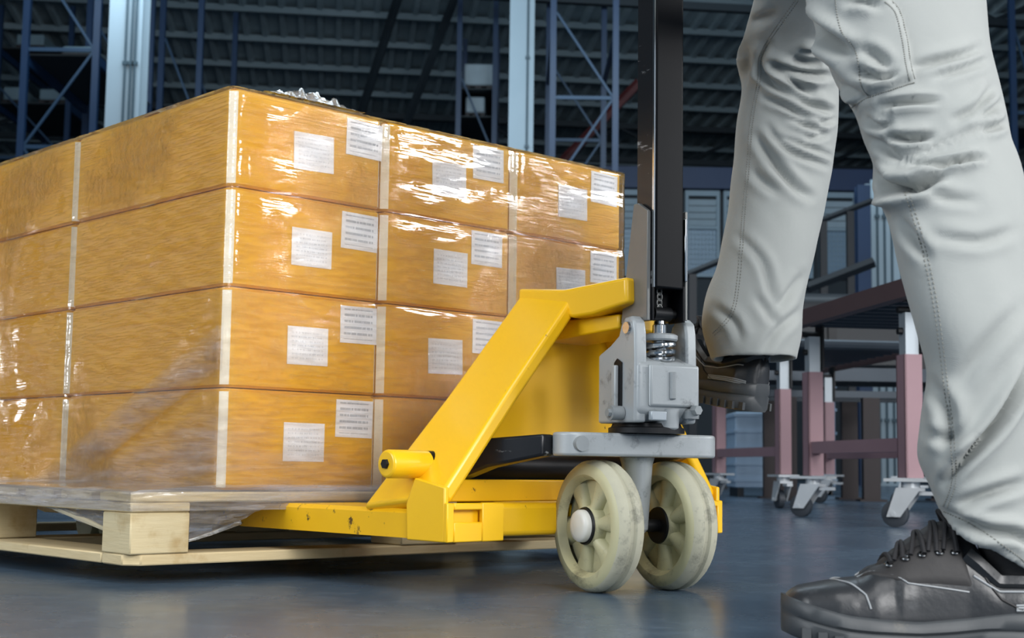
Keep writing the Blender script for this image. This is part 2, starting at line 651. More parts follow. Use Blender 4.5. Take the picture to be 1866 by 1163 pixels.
# roof trusses (dark lattices under the sheets)
tr = MB()
span = np.linspace(-9, 15, 17)
tr.box(-9, 15, -.06, .06, .75, .87)
tr.box(-9, 15, -.06, .06, 0, .12)
for i in range(16):
    a_, b_ = span[i], span[i + 1]
    z0, z1 = (.1, .78) if i % 2 else (.78, .1)
    tr.tube([(a_, 0, z0), (b_, 0, z1)], .045, 6)
tmesh = tr.mesh('roof_truss', M['truss'], 0)
for y, lab in ((21.5, 'nearer dark lattice truss under the roof sheets'), (30.0, 'farther dark lattice truss under the roof sheets')):
    t_ = link('roof_truss', tmesh, None, RT @ Vector((0, y, roof_z(y) - 1.12)), (0, 0, YAW))
    tag(t_, lab, 'truss', 'roof trusses')
for i, (p0, p1) in enumerate((((640, 262, 26), (728, -12, 23.6)), ((700, 330, 26), (832, -12, 23.6)), ((1020, 300, 22.9), (1165, 150, 22.6)))):
    m = MB()
    m.tube([atY(*p0), atY(*p1)], .085, 6)
    o = ob('trim_%d' % (i + 2), m, M['truss'] if i < 2 else M['redsteel'], smooth=0)
    tag(o, 'dark red slanting steel brace behind the wide blue rack' if i == 2 else 'slanting dark roof brace', kind='structure')


# blue pallet racks
def rack(xl, xr, Y, H, gap, label, levels=(2.1, 3.9, 5.7), vpix=60, boards=True, zoff=0):
    x0, x1 = atY(xl, vpix, Y)[0], atY(xr, vpix, Y)[0]
    w = x1 - x0
    pw = .085
    t = thing('pallet_rack', label, 'rack', (x0, Y, 0), 0, 'blue pallet racks')
    post = MB()
    post.box(0, pw, 0, .015, 0, H)
    post.box(0, .012, .015, .075, 0, H)
    post.box(pw - .012, pw, .015, .075, 0, H)
    post.box(-.02, pw + .02, -.02, .095, 0, .012)
    pme = post.mesh('upright_post', M['rackblue'], 0)
    zs = np.arange(.3 + zoff, H - .2, 1.25)
    for yy in (0, gap):
        for xx_ in (0, w - pw):
            link('upright_post', pme, t, (xx_, yy, 0))
        for k in range(len(zs) - 1):
            hb = MB()
            hb.box(pw, w - pw, yy + .03, yy + .06, zs[k], zs[k] + .05)
            ob('frame_rung', hb, M['rackbrace'], t, smooth=0)
            d = MB()
            za, zb = (zs[k] + .05, zs[k + 1]) if k % 2 else (zs[k + 1], zs[k] + .05)
            d.tube([(pw, yy + .045, za), (w - pw, yy + .045, zb)], .022, 4)
            ob('diagonal_brace', d, M['rackbrace'], t, smooth=0)
    for z in levels:
        if z > H - .3: continue
        for xx_ in (.01, w - .06):
            bm_ = MB()
            bm_.box(xx_, xx_ + .05, .076, gap, z, z + .12)
            ob('load_beam', bm_, M['rackblue'], t, smooth=0)
        if boards:
            bd = MB()
            bd.box(.005, w - .005, .1, gap - .02, z + .121, z + .145)
            ob('shelf_board', bd, M['shelf_board'], t, smooth=0)
    return t, x0, w


def goods(px0, px1, py0, py1, Y, d, mat, label, group):
    p0, p1 = atY(px0, py1, Y), atY(px1, py0, Y)
    w, h = p1[0] - p0[0], p1[2] - p0[2]
    t = thing('wrapped_load', label, 'load', (p0[0], Y, p0[2]), 0, group)
    m = MB()
    m.box(0, w, 0, d, .1, h)
    ob('wrapped_goods', m, mat, t, bevel=.03)
    b = MB()
    for k in range(3):
        b.box(w * k / 2.6, w * k / 2.6 + w * .2, 0, d, 0, .08)
    b.box(0, w, 0, d, .08, .1)
    ob('skid', b, M['brown'], t, smooth=0)
    return float(p0[2]) - .146


GRP = 'wrapped loads on the racks'
l1 = goods(845, 900, 116, 166, 23.3, .9, M['goods'], 'upper white wrapped load on the rack left of the second pale column', GRP)
l2 = goods(848, 884, 176, 216, 23.3, .9, M['goods'], 'lower white wrapped load on the rack left of the second pale column', GRP)
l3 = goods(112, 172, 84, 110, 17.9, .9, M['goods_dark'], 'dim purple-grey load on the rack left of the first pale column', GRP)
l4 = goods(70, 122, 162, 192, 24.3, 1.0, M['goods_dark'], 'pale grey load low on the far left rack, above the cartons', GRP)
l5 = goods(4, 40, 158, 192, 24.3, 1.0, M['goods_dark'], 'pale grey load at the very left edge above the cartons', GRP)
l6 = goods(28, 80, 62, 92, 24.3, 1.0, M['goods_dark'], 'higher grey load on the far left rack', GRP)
rack(-6, 134, 24.0, 8.0, 2.6, 'blue rack farthest left behind the stack', (l4, l6))
rack(40, 182, 17.5, 7.4, 2.6, 'blue rack beside the first pale column, on its left', (l3,))
rack(290, 370, 21.0, 7.8, 2.6, 'blue rack just right of the first pale column', (5.4,))
rack(480, 548, 29.0, 7.6, 2.6, 'blue rack above the top near corner of the cartons', (6.0,))
rack(833, 908, 23.0, 8.0, 2.6, 'blue rack holding white wrapped loads, left of the second pale column', (l2, l1))
rack(1003, 1128, 19.5, 7.9, 2.6, 'wide blue rack between the second pale column and the black handle', (6.2,), boards=False)
rack(1840, 1900, 20.0, 7.4, 2.6, 'blue rack in the gap right of the trouser thigh', (5.0,))

# office front with windows behind the conveyors
OY = 26.0
oz = lambda v: float(atY(1250, v, OY)[2])
ox = lambda u: float(atY(u, 420, OY)[0])
m = MB()
m.box(ox(1090), ox(1760), OY + .05, OY + .2, 0, oz(312))
o = ob('wall_office', m, M['office'], smooth=0)
tag(o, 'dark office wall at the back behind the conveyors', kind='structure')
m = MB()
m.box(ox(1090), ox(1760), OY - .18, OY + .04, oz(346), oz(308))
o = ob('trim_1', m, M['beamblue'], smooth=0)
tag(o, 'dark blue beam running above the office windows', kind='structure')
wn = 0
for (u0, u1) in ((1128, 1182), (1248, 1311), (1318, 1380), (1440, 1480), (1492, 1560), (1640, 1700)):
    wn += 1
    x0, x1 = ox(u0), ox(u1)
    m = MB()
    f_ = .06
    zt, zm, zb = oz(348), oz(415), oz(505)
    for (a0, a1, b0, b1) in ((x0, x0 + f_, zb, zt), (x1 - f_, x1, zb, zt), (x0 + f_, x1 - f_, zt - .1, zt), (x0 + f_, x1 - f_, zb, zb + f_), (x0 + f_, x1 - f_, zm - .03, zm + .03)):
        m.box(a0, a1, OY - .06, OY + .04, b0, b1)
    w_ = ob('window_%d' % wn, m, M['frame_pale'], smooth=0)
    tag(w_, 'office window with blind slats above a frosted mesh pane', kind='structure')
    zz = zm + .05
    k = 0
    while zz < zt - .14:
        s_ = MB()
        s_.hexa([(x0 + f_, OY + .03, zz), (x1 - f_, OY + .03, zz), (x1 - f_, OY + .045, zz + .02), (x0 + f_, OY + .045, zz + .02),
                 (x0 + f_, OY - .03, zz + .1), (x1 - f_, OY - .03, zz + .1), (x1 - f_, OY - .01, zz + .105), (x0 + f_, OY - .01, zz + .105)])
        ob('slat', s_, M['slat'], w_, smooth=0)
        zz += .125
    s_ = MB()
    s_.box(x0 + f_, x1 - f_, OY + .01, OY + .03, zb + f_, zm - .03)
    ob('pane', s_, M['pane'], w_, smooth=0)
    g_ = MB()
    for q in np.linspace(x0 + f_, x1 - f_, 9)[1:-1]:
        g_.box(q - .006, q + .006, OY - .002, OY + .01, zb + f_, zm - .03)
    for q in np.linspace(zb + f_, zm - .03, 10)[1:-1]:
        g_.box(x0 + f_, x1 - f_, OY - .002, OY + .01, q - .006, q + .006)
    gg = ob('pane_grid', g_, M['frame_pale'], w_, smooth=0)

# dark stair rails
for (p0, p1, Y, posts, lab) in (((1246, 503), (1345, 462), 13.0, (1262, 1318), 'dark sloping handrail between the black handle and the raised trouser leg'),
                                ((1470, 412), (1590, 366), 14.0, (1500, 1549), 'dark sloping handrail between the two trouser legs')):
    A, B = Vector(atY(*p0, Y)), Vector(atY(*p1, Y))
    t = thing('stair_railing', lab, 'railing', (A.x, Y, 0), 0, 'stair railings')
    q = lambda P: (P.x - A.x, 0, P.z)
    d = B - A
    for nm, dz, r_ in (('handrail', 0, .034), ('stringer', -.62, .06)):
        mm = MB()
        a1, b1 = A + Vector((0, 0, dz)), B + Vector((0, 0, dz))
        mm.tube([q(a1), q(b1)], r_, 6)
        ob(nm, mm, M['rail'], t, smooth=0)
    for u in posts:
        k = (atY(u, p0[1], Y)[0] - A.x) / d.x
        P = A + d * k
        mm = MB()
        mm.box(P.x - A.x - .035, P.x - A.x + .035, -.03, .03, 0, P.z - .02)
        ob('post', mm, M['rail'], t, smooth=0)


# conveyor tables on castors
def make_castor(parent_name='caster'):
    c = MB()
    c.box(-.075, .075, -.05, .05, .148, .158)
    c.cyl((0, 0, .128), (0, 0, .148), .03, n=14)
    for s_ in (-.026, .026):
        c.prism([(-.04, s_, .128), (.04, s_, .128), (.072, s_, .034), (.028, s_, .034)], (0, .006 if s_ > 0 else -.006, 0))
    c.box(-.04, .04, -.03, .03, .118, .128)
    c.cyl((.05, -.036, .0435), (.05, .036, .0435), .008, n=8)
    c.box(-.085, -.03, -.014, .014, .105, .117)
    w = MB()
    w.lathe([(-.016, .012), (-.016, .034), (-.013, .043), (.013, .043), (.016, .034), (.016, .012)], 24, 'x')
    return c.mesh('caster', M['castor'], 30), w.mesh('caster_wheel', M['rubber'], 35)


CAST, CASTW = make_castor()


def conveyor(pA, pB, label, zt, xoff, rz_c):
    """pA, pB: floor points of the two visible legs (world)"""
    A, B = Vector(pA), Vector(pB)
    t = thing('roller_conveyor', label, 'conveyor', (A.x, A.y, 0), math.atan2(B.y - A.y, B.x - A.x), 'castor conveyors')
    L = (B - A).length
    s = -1
    W_ = .62
    for yy in (0, s * W_):
        for xx_ in (0, L):
            lg = MB()
            lg.box(xx_ - .035, xx_ + .035, yy - .004, yy + .004, .16, .56)
            lg.box(xx_ - .035, xx_ - .027, yy - .055, yy + .004, .16, .56)
            lg.box(xx_ + .027, xx_ + .035, yy - .055, yy + .004, .16, .56)
            ll = ob('leg', lg, M['pink'], t, smooth=0)
            it = MB()
            it.box(xx_ - .026, xx_ + .026, yy - .048, yy - .004, .5, zt - .07)
            ob('leg_extension', it, M['alu'], ll, smooth=0)
            bk = MB()
            bk.box(xx_ - .04, xx_ + .04, yy - .06, yy - .052, zt - .2, zt - .01)
            bk.cyl((xx_, yy - .07, zt - .06), (xx_, yy + .012, zt - .06), .012, n=8)
            bk.cyl((xx_, yy - .07, zt - .13), (xx_, yy + .012, zt - .13), .012, n=8)
            ob('bracket', bk, M['dark'], ll, smooth=0)
            c = link('caster', CAST, t, (xx_, yy - .025, 0), (0, 0, rz_c + .5 * random.uniform(-1, 1)))
            link('caster_wheel', CASTW, c, (.05, 0, .0435), (0, 0, math.pi / 2))
        cb = MB()
        cb.box(.036, L - .036, yy - .045, yy - .005, .245, .29)
        ob('cross_bar', cb, M['pink'], t, smooth=0)
        rl = MB()
        rl.box(-.3, L + .3, yy + .004 if yy == 0 else yy - .07, yy + .05 if yy == 0 else yy - .06, zt - .034, zt + .018)
        rl.box(-.3, L + .3, yy - .03, yy + .05, zt + .018, zt + .026)
        ob('side_rail', rl, M['pinkdark'], t, smooth=0)
    for k in range(int((L + .4) / .11)):
        r_ = MB()
        x_ = -.22 + k * .11
        r_.cyl((x_, -.01, zt - .01), (x_, -W_ + .06, zt - .01), .024, n=10)
        ob('roller', r_, M['roller'], t)
    return t


zA = lambda u, v: atZ(u, v, 0.)
conveyor(zA(1647, 962), zA(1471, 943), 'faded red roller conveyor on castors nearest the trouser leg', .768, .6, 1.2)
conveyor(zA(1418, 927), zA(1302, 915), 'faded red roller conveyor on castors farther back, behind the raised shoe', .768, .6, .5)

# lower steel conveyor crossing behind
t = thing('steel_conveyor', 'blue-grey steel roller conveyor crossing behind the faded red ones', 'conveyor', (1.55, 8.6, 0))
for yy in (0, .55):
    m = MB()
    m.box(-.1, 2.2, yy, yy + .04, .72, .80)
    m.box(-.1, 2.2, yy, yy + .04, .62, .66)
    ob('side_rail', m, M['roller'], t, smooth=0)
for k in range(18):
    m = MB()
    m.cyl((.02 + k * .12, .05, .775), (.02 + k * .12, .545, .775), .026, n=10)
    ob('roller', m, M['alu'] if k % 3 == 0 else M['roller'], t)
for xx_ in (.12, .62, 1.2, 1.9):
    for yy in (0, .55):
        m = MB()
        m.box(xx_ - .05, xx_ + .05, yy - .01, yy + .05, 0, .62)
        m.box(xx_ - .08, xx_ + .08, yy - .04, yy + .08, 0, .012)
        ob('leg', m, M['brown'], t, smooth=0)

t = thing('dark_gap_block', 'added black block on the blue-grey steel conveyor, darkening the gap there', 'load', (1.62, 8.62, .803))  # block added to blacken the gap under the red rail
m = MB()
m.loft([[(x_, y_, z_) for x_, y_ in ((0 + k, 0 + k), (1.25 - k, .02 + k), (1.25 - k, .5 - k), (0 + k, .48 - k))] for z_, k in ((0, 0), (.34, .01), (.42, .03), (.46, .09))])
ob('block_shell', m, M['rail'], t, bevel=.02)
m = MB()
for x_ in (.3, .85):
    m.box(x_, x_ + .05, -.012, .01, .0, .4)
ob('block_strip', m, M['dark'], t, smooth=0)['kind'] = 'stuff'

# pale crates on the floor beyond
for (u0, u1, v0, v1, Y, lab) in ((1340, 1424, 752, 916, 9.5, 'pale blue crate on the floor behind the farther red conveyor'),
                                 ((1500), 1522, 700, 800, 10.6, 'narrow pale crate on end between conveyor legs, beyond the steel conveyor')):
    p0, p1 = atY(u0, v1, Y), atY(u1, v0, Y)
    w, h = p1[0] - p0[0], p1[2]
    t = thing('storage_crate', lab, 'crate', (p0[0], Y, 0))
    m = MB()
    m.box(0, w, 0, .4, .06, h)
    ob('shell', m, M['crate'], t, bevel=.01)
    m = MB()
    for z in np.linspace(.1, h - .03, 5):
        m.box(-.008, w + .008, -.012, .412, z, z + .02)
    ob('rib', m, M['crate'], t, smooth=0)
    m = MB()
    for xx_ in (.02, w - .06):
        m.box(xx_, xx_ + .04, .02, .38, 0, .06)
    ob('runner', m, M['rail'], t, smooth=0)

# ------------------------------------------------------------------ jack / pallet frame
A2 = np.array([.726, .687]); A2 /= np.linalg.norm(A2)
JYAW = math.atan2(A2[1], A2[0])
JC = Vector((.127, 2.2, 0))
JM = Matrix.Translation(JC) @ Matrix.Rotation(JYAW, 4, 'Z')


def Jw(u, y, z=0):
    return JM @ Vector((u, y, z))


# ------------------------------------------------------------------ pallet
PZ = .028
PU0, PU1, PY0, PY1 = -.566, .566, .386, 1.50
pal = thing('wooden_pallet', 'pale pine pallet raised on the forks under the cartons', 'pallet', Jw(0, 0, PZ), JYAW)


def pbox(name, u0, u1, y0, y1, z0, z1, mat='wood', bev=.002, cham=0):
    m = MB()
    if cham:
        m.prism([(u0 + cham, y0, z0), (u1, y0, z0), (u1, y1, z0), (u0, y1, z0), (u0, y0 + cham, z0)], (0, 0, z1 - z0))
    else:
        m.box(u0, u1, y0, y1, z0, z1)
    return ob(name, m, M[mat], pal, bevel=bev, seg=1)


us = (PU0, -.06, PU1 - .1)
ws = (.098, .125, .1)
ys = ((PY0, PY0 + .085), (.895, .985), (PY1 - .09, PY1))
for y0, y1 in ys:
    pbox('bottom_board', PU0 + .0, PU1, y0 + .002, y1 - .002, 0, .016, cham=.02 if y0 == PY0 else 0)
for k, (y0, y1) in enumerate(ys):
    for u, w in zip(us, ws):
        pbox('block', u, u + w, y0, y1, .0165, .077, 'wood_end')
for u, w in zip(us, ws):
    pbox('stringer_board', u, u + w, PY0, PY1, .0775, .0915)
for g0, g1 in ((ys[0][1], ys[1][0]), (ys[1][1], ys[2][0])):
    for u, w in ((us[0], ws[0]), (us[2], ws[2])):
        pbox('side_bottom_board', u, u + w, g0, g1, 0.0005, .0158)
nb = 9
bw, gp = .098, (PY1 - PY0 - 9 * .098) / 8
for k in range(nb):
    y0 = PY0 + k * (bw + gp)
    pbox('deck_board', PU0, PU1, y0, y0 + bw, .092, .107 + random.uniform(-.0008, 0), bev=.0025)

# ------------------------------------------------------------------ cartons
U_B, Y_B, Z_B = -.412, .398, .1365
BW, BD, BH = .306, .525, .159


def carton_meshes():
    g, c = .0012, .0105
    w, d, h = BW - 2 * g, BD - 2 * g, BH - .0028
    m = MB()
    r0 = [(c, 0), (w - c, 0), (w, c), (w, d - c), (w - c, d), (c, d), (0, d - c), (0, c)]
    ring = lambda z, k: [(x + (k if x < w / 2 else -k), y + (k if y < d / 2 else -k), z) for x, y in r0]
    rr = [ring(0, .004), ring(.004, 0), ring(h - .004, 0), ring(h, .004)]
    m.loft(rr)
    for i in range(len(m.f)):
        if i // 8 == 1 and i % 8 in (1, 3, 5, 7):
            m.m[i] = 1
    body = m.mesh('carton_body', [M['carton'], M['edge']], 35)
    fl_ = []
    for s_ in (0, 1):
        f = MB()
        y0, y1 = (.006, d / 2 - .001) if s_ == 0 else (d / 2 + .001, d - .006)
        f.box(.006, w - .006, y0, y1, h + .0001, h + .0012)
        fl_.append(f.mesh('flap', M['carton'], 0))
    tp = MB()
    tp.box(.0, w, d / 2 - .025, d / 2 + .025, h + .0013, h + .0016)
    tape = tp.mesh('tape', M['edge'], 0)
    return body, fl_, tape


CB, CFL, CT = carton_meshes()


def sticker_mesh(name, w, h, mat):
    me = bpy.data.meshes.new(name)
    n = 2
    vs = [(0, 0, 0), (w, 0, 0), (w, 0, h), (0, 0, h), (0, .0006, 0), (w, .0006, 0), (w, .0006, h), (0, .0006, h)]
    fs = [(0, 1, 2, 3), (7, 6, 5, 4), (0, 4, 5, 1), (1, 5, 6, 2), (2, 6, 7, 3), (3, 7, 4, 0)]
    me.from_pydata(vs, [], fs)
    uv = me.uv_layers.new(name='UVMap')
    for lp in me.loops:
        v = me.vertices[lp.vertex_index].co
        uv.data[lp.index].uv = (v.x / w, v.z / h)
    me.materials.append(mat)
    return me


ST_A = sticker_mesh('contents_label', .080, .062, M['label_faint'])
ST_B = sticker_mesh('address_label', .076, .062, M['label_rows'])
ROWN = ['bottom layer', 'second layer up', 'third layer up', 'top layer']
COLN = ['at the near stack corner', 'in the middle of the labelled face', 'at the handle end']
A0 = .112
jit = {}
for k in range(4):
    for j in range(2):
        for i in range(3 if j == 0 else 1):
            du = random.uniform(-.0008, .0008) + (k - 1.5) * .0005
            P = Jw(U_B + i * BW + du, Y_B + j * BD + (k - 1.5) * .0004, Z_B + k * BH)
            where = COLN[i] if j == 0 else 'second back on the unlabelled side'
            t = thing('carton', 'orange carton in the %s, %s' % (ROWN[k], where), 'box', P, JYAW + random.uniform(-.0012, .0012), 'film-wrapped orange cartons')
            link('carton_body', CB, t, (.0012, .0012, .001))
            for f in CFL:
                link('flap', f, t, (.0012, .0012, .001))
            link('tape', CT, t, (.0012, .0012, .001))
            if j == 0:
                # measured places of the two stickers
                ax = {0: .123, 1: .113, 2: .117}[i] + random.uniform(-.004, .004) - .006 * (3 - k) * .3
                bx = {0: .222, 1: .209, 2: .214}[i] + random.uniform(-.004, .004) - .004 * (3 - k) * .3
                for nm, me, x_, z_, rr_ in (('contents_label', ST_A, ax, .046 + random.uniform(-.003, .003), -.01), ('address_label', ST_B, bx, .087 + random.uniform(-.002, .002), 0)):
                    link(nm, me, t, (x_, .0001, z_), (0, random.uniform(-.02, .02) + rr_, 0))

# ------------------------------------------------------------------ stretch film
film = thing('stretch_film', 'clear shiny stretch film wrapped around the cartons and pallet', 'film', Jw(0, 0, 0), JYAW)
FU0, FU1, FY0, FY1 = U_B - .006, U_B + 3 * BW + .005, Y_B - .006, Y_B + 2 * BD + .005
FZ0, FZ1 = .134, Z_B + 4 * BH + .0005


def film_path():
    """points (u, y, nx, ny, s) along the wrap: far left side -> near corner -> right side"""
    pts = []
    rc = .012
    for y in np.arange(FY1, FY0 + rc, -.011):
        pts.append((FU0, y, -1, 0))
    for th in np.linspace(0, math.pi / 2, 9):
        pts.append((FU0 + rc - rc * math.cos(th), FY0 + rc - rc * math.sin(th), -math.cos(th), -math.sin(th)))
    for u in np.arange(FU0 + rc + .011, FU1 - rc, .011):
        pts.append((u, FY0, 0, -1))
    for th in np.linspace(0, math.pi / 2, 9):
        pts.append((FU1 - rc + rc * math.sin(th), FY0 + rc - rc * math.cos(th), math.sin(th), -math.cos(th)))
    for y in np.arange(FY0 + rc + .02, FY1, .04):
        pts.append((FU1, y, 1, 0))
    return pts


PTH = film_path()


def groove(u, y):
    """dip of the film into the gaps between cartons"""
    d = 0
    if abs(u - FU0) < .02:
        d = math.exp(-((y - (Y_B + BD)) / .008) ** 2)
    elif abs(y - FY0) < .02:
        for i in (1, 2):
            d += math.exp(-((u - (U_B + i * BW)) / .008) ** 2)
    return d


mb = MB()
rows = []
zs = list(np.arange(FZ0, FZ1 + .001, .0075))
for z in zs:
    row = []
    for (u, y, nx, ny) in PTH:
        s_ = noise.noise(Vector((u * 3, y * 3, z * 26))) * .0012 + noise.noise(Vector((u * 22, y * 22, z * 60))) * .0005
        dz = 0
        for k in range(1, 4):
            dz += math.exp(-((z - (Z_B + k * BH)) / .006) ** 2)
        off = s_ + .0004 - .0022 * max(groove(u, y), dz * .8)
        row.append((u + nx * off, y + ny * off, z))
    rows.append(row)
# lip folded over the top edge
for q in (1, 2, 3):
    row = []
    for (u, y, nx, ny) in PTH:
        w = noise.noise(Vector((u * 30, y * 30, q))) * .004
        row.append((u - nx * (.012 * q), y - ny * (.012 * q), FZ1 + .0015 + .5 * w))
    rows.append(row)
mb.grid(rows)
ob('wrap', mb, M['film'], film, smooth=180, fix=False)

# second turn of film: a broad band climbing round the lower cartons
mb = MB()
rows = []
lo = lambda s: FZ0 + .0 * s
npth = len(PTH)
ic = min(range(npth), key=lambda i: abs(PTH[i][0] - FU0) + abs(PTH[i][1] - FY0))


def band_top(i):
    u, y, nx, ny = PTH[i]
    s_ = (FY0 - y) if i < ic else (u - FU0)
    if i < ic:
        return .345 + s_ * .30 - .055       # drops away from the corner
    return .29 - .35 * s_ + .012 * math.sin(s_ * 40)


def fade(o, fn, nr, nc):
    at = o.data.attributes.new('fade', 'FLOAT', 'POINT')
    at.data.foreach_set('value', [max(0., fn(i / (nc - 1), j / (nr - 1))) for j in range(nr) for i in range(nc)])


NS = 26
for j in range(NS):
    row = []
    for i in range(npth):
        u, y, nx, ny = PTH[i]
        zt = max(FZ0 + .012, band_top(i))
        z = FZ0 + (zt - FZ0) * j / (NS - 1)
        off = .0028 + noise.noise(Vector((u * 9, y * 9, z * 30 + u * 20 + y * 20))) * .0016
        row.append((u + nx * off, y + ny * off, z))
    rows.append(row)
mb.grid(rows)
o = ob('overlap_band', mb, M['film2'], film, smooth=180, fix=False)
fade(o, lambda a, b: min(1, (1 - b) * 2.2) * (.55 if a > ic / npth else 1), NS, npth)
mb = MB()
rows = []
for j in range(14):
    row = []
    for i in range(ic + 1):
        u, y, nx, ny = PTH[i]
        s_ = FY0 - y
        zc = .36 + s_ * .40
        z = zc + (j / 13 - .5) * .075
        if z < FZ0 + .004: z = FZ0 + .004
        off = .0045 + noise.noise(Vector((u * 9, y * 7, z * 40 - y * 16))) * .001
        row.append((u + nx * off, y + ny * off, z))
    rows.append(row)
mb.grid(rows)
o = ob('fold_band', mb, M['film2'], film, smooth=180, fix=False)
fade(o, lambda a, b: math.sin(math.pi * b) ** .7 * min(1, .25 + a), 14, ic + 1)

# skirt drawn out over the pallet deck edge
mb = MB()
rows = []
PZT = PZ + .107


def deck_out(u, y, nx, ny):
    ou = min(u, PU0 - .004) if nx < -.5 else u
    oy = min(y, PY0 - .005) if ny < -.5 else y
    if nx < -.2 and ny < -.2:
        ou, oy = PU0 - .004, PY0 - .005
    return ou, oy


NQ = 12
lastU = .24
idx = [i for i in range(npth) if not (PTH[i][0] > lastU)]
for q in range(NQ):
    f = q / (NQ - 1)
    row = []
    for i in idx:
        u, y, nx, ny = PTH[i]
        th = math.atan2(-ny, -nx)            # 0 on the left side, pi/2 on the labelled side
        ou, oy = deck_out(u, y, nx, ny)
        fade = max(0., min(1., (lastU - u) / .3)) if ny < -.9 else 1
        px = u + (ou - u) * min(1, f * 1.25)
        py = y + (oy - y) * min(1, f * 1.25)
        z = FZ0 + .012 * (1 - f) + (PZT + .002 - FZ0) * min(1, f * 1.25) * .6
        z = max(z, PZT + .0025)
        if f > .8:
            z -= (f - .8) / .2 * .030 * fade
        w = noise.noise(Vector((u * 16, y * 16, f * 3)))
        row.append((px - .002 * abs(w) * (nx < -.5), py - .002 * abs(w) * (ny < -.5), z + .003 * w * math.sin(math.pi * f)))
    rows.append(row)
mb.grid(rows, flip=True)
ob('skirt', mb, M['skirt'], film, smooth=180, fix=False)


def sheet(p00, p10, p01, p11, nu, nv, amp, sag, mat, name, seed=0, flip=False):
    mb = MB()
    rows = []
    p00, p10, p01, p11 = map(Vector, (p00, p10, p01, p11))
    nrm = (p10 - p00).cross(p01 - p00).normalized()
    for j in range(nv):
        row = []
        for i in range(nu):
            a, b = i / (nu - 1), j / (nv - 1)
            P = (p00 * (1 - a) + p10 * a) * (1 - b) + (p01 * (1 - a) + p11 * a) * b
            w = noise.noise(Vector((a * 3 + seed, b * 9 + a * 4, seed))) * amp
            P = P + nrm * w + Vector((0, 0, -sag * math.sin(math.pi * a) * b))
            row.append(P)
        rows.append(row)
    mb.grid(rows, flip=flip)
    return ob(name, mb, mat, film, smooth=180, fix=False)


# film hanging inside the fork openings at both sides of the near corner block
sheet((PU0 + .1, PY0 + .004, .113), (-.335, PY0 - .004, .113), (PU0 + .1, PY0 + .03, .06), (-.372, PY0 + .02, .088), 22, 12, .008, .004, M['skirt'], 'hanging_film', 3, True)
sheet((PU0 + .01, PY0 + .09, .113), (PU0 + .006, PY0 + .33, .113), (PU0 + .02, PY0 + .09, .07), (PU0 + .01, PY0 + .32, .108), 22, 10, .006, .0, M['skirt'], 'hanging_film', 7)
mb = MB()
mb.tube([(PU0 + .016, PY0 + .315, .112), (PU0 + .014, PY0 + .2, .094), (PU0 + .018, PY0 + .088, .073)], [.006, .005, .003], 7)
ob('film_rope', mb, simple('twisted_film', 'd9cdb0', 'c6b998', .3), film)
mb = MB()
mb.tube([(-.37, PY0 + .015, .088), (-.42, PY0 + .02, .071), (-.462, PY0 + .03, .058)], [.004, .003, .002], 6)
ob('film_rope', mb, M['crumple'], film)
# crumpled tail on top of the labelled face and at the near fork
mb = MB()
rows = []
for j in range(9):
    row = []
    for i in range(50):
        a, b = i / 49, j / 8
        u = -.35 + a * .2
        h_ = .016 * math.sin(math.pi * a) * math.sin(math.pi * min(1, b * 1.1))
        w = noise.noise(Vector((a * 17, b * 5, 2.)))
        row.append((u, FY0 + .004 + b * .05, FZ1 + .003 + h_ * (1 + 1.2 * w) + .003 * abs(w)))
    rows.append(row)
mb.grid(rows)
ob('crumpled_tail', mb, M['crumple'], film, smooth=180, fix=False)

# ------------------------------------------------------------------ pallet jack
jack = thing('pallet_jack', 'yellow hand pallet jack with cream wheels and black handle, forks under the pallet', 'pallet jack', JC, JYAW)


def mirror(mb):
    k = MB()
    k.v = [(-x, y, z) for x, y, z in mb.v]
    k.f = [f[::-1] for f in mb.f]
    k.m = list(mb.m)
    return k


def both(name, mb, mat, bevel=0, seg=2, label=None, smooth=35):
    a = ob(name, mb, mat, jack, bevel, seg, smooth, label=label)
    b = ob(name, mirror(mb), mat, jack, bevel, seg, smooth, label=label)
    return a, b


# forks: inverted channels with tapered tips
f = MB()
th = .006
Y0, Y1, YT = .055, 1.22, 1.36
z0, z1 = .0765, .1175
prof_o = [(-.300, z0), (-.300, z1 - .006), (-.294, z1), (-.156, z1), (-.150, z1 - .006), (-.150, z0)]
prof_i = [(-.156, z0), (-.156, z1 - .009), (-.294, z1 - .009), (-.294, z0)]
ring = lambda y, k, dz: [(-.225 + (u + .225) * k, y, z0 + (z - z0) * dz + (1 - dz) * .02) for u, z in prof_o + prof_i]
f.loft([ring(Y0, 1, 1), ring(Y1, 1, 1), ring(YT - .03, .72, .6), ring(YT, .5, .35)])
fork_n, fork_f = both('fork', f, M['yellow_scuffed'])
lr = MB()
lr.lathe([(-.055, .006), (-.055, .034), (-.05, .037), (.05, .037), (.055, .034), (.055, .006)], 24, 'x')
lrm = lr.mesh('load_roller', M['wheel'], 35)
for s_ in (-1, 1):
    for y in (1.0, 1.09):
        link('load_roller', lrm, jack, (s_ * .225, y, .062))
# heel: side web + slotted front plate
h = MB()
h.prism([(-.304, .075, .074), (-.304, -.006, .074), (-.304, -.006, .150), (-.304, .06, .162), (-.304, .078, .125)], (.008, 0, 0))
both('heel_web', h, M['yellow'], .002)
h = MB()
ya, yb = -.012, -.004
uo, ui, sl0, sl1, sz0, sz1 = -.304, -.196, -.291, -.238, .1015, .1185
h.box(uo, sl0, ya, yb, .074, .128); h.box(sl1, ui, ya, yb, .074, .128)
h.box(sl0, sl1, ya, yb, .074, sz0); h.box(sl0, sl1, ya, yb, sz1, .128)
both('heel_plate', h, M['yellow'], .0015, 1)
h = MB()
h.box(-.295, -.2, .0, .054, .078, .126)
both('heel_box', h, M['yellow'], .003)
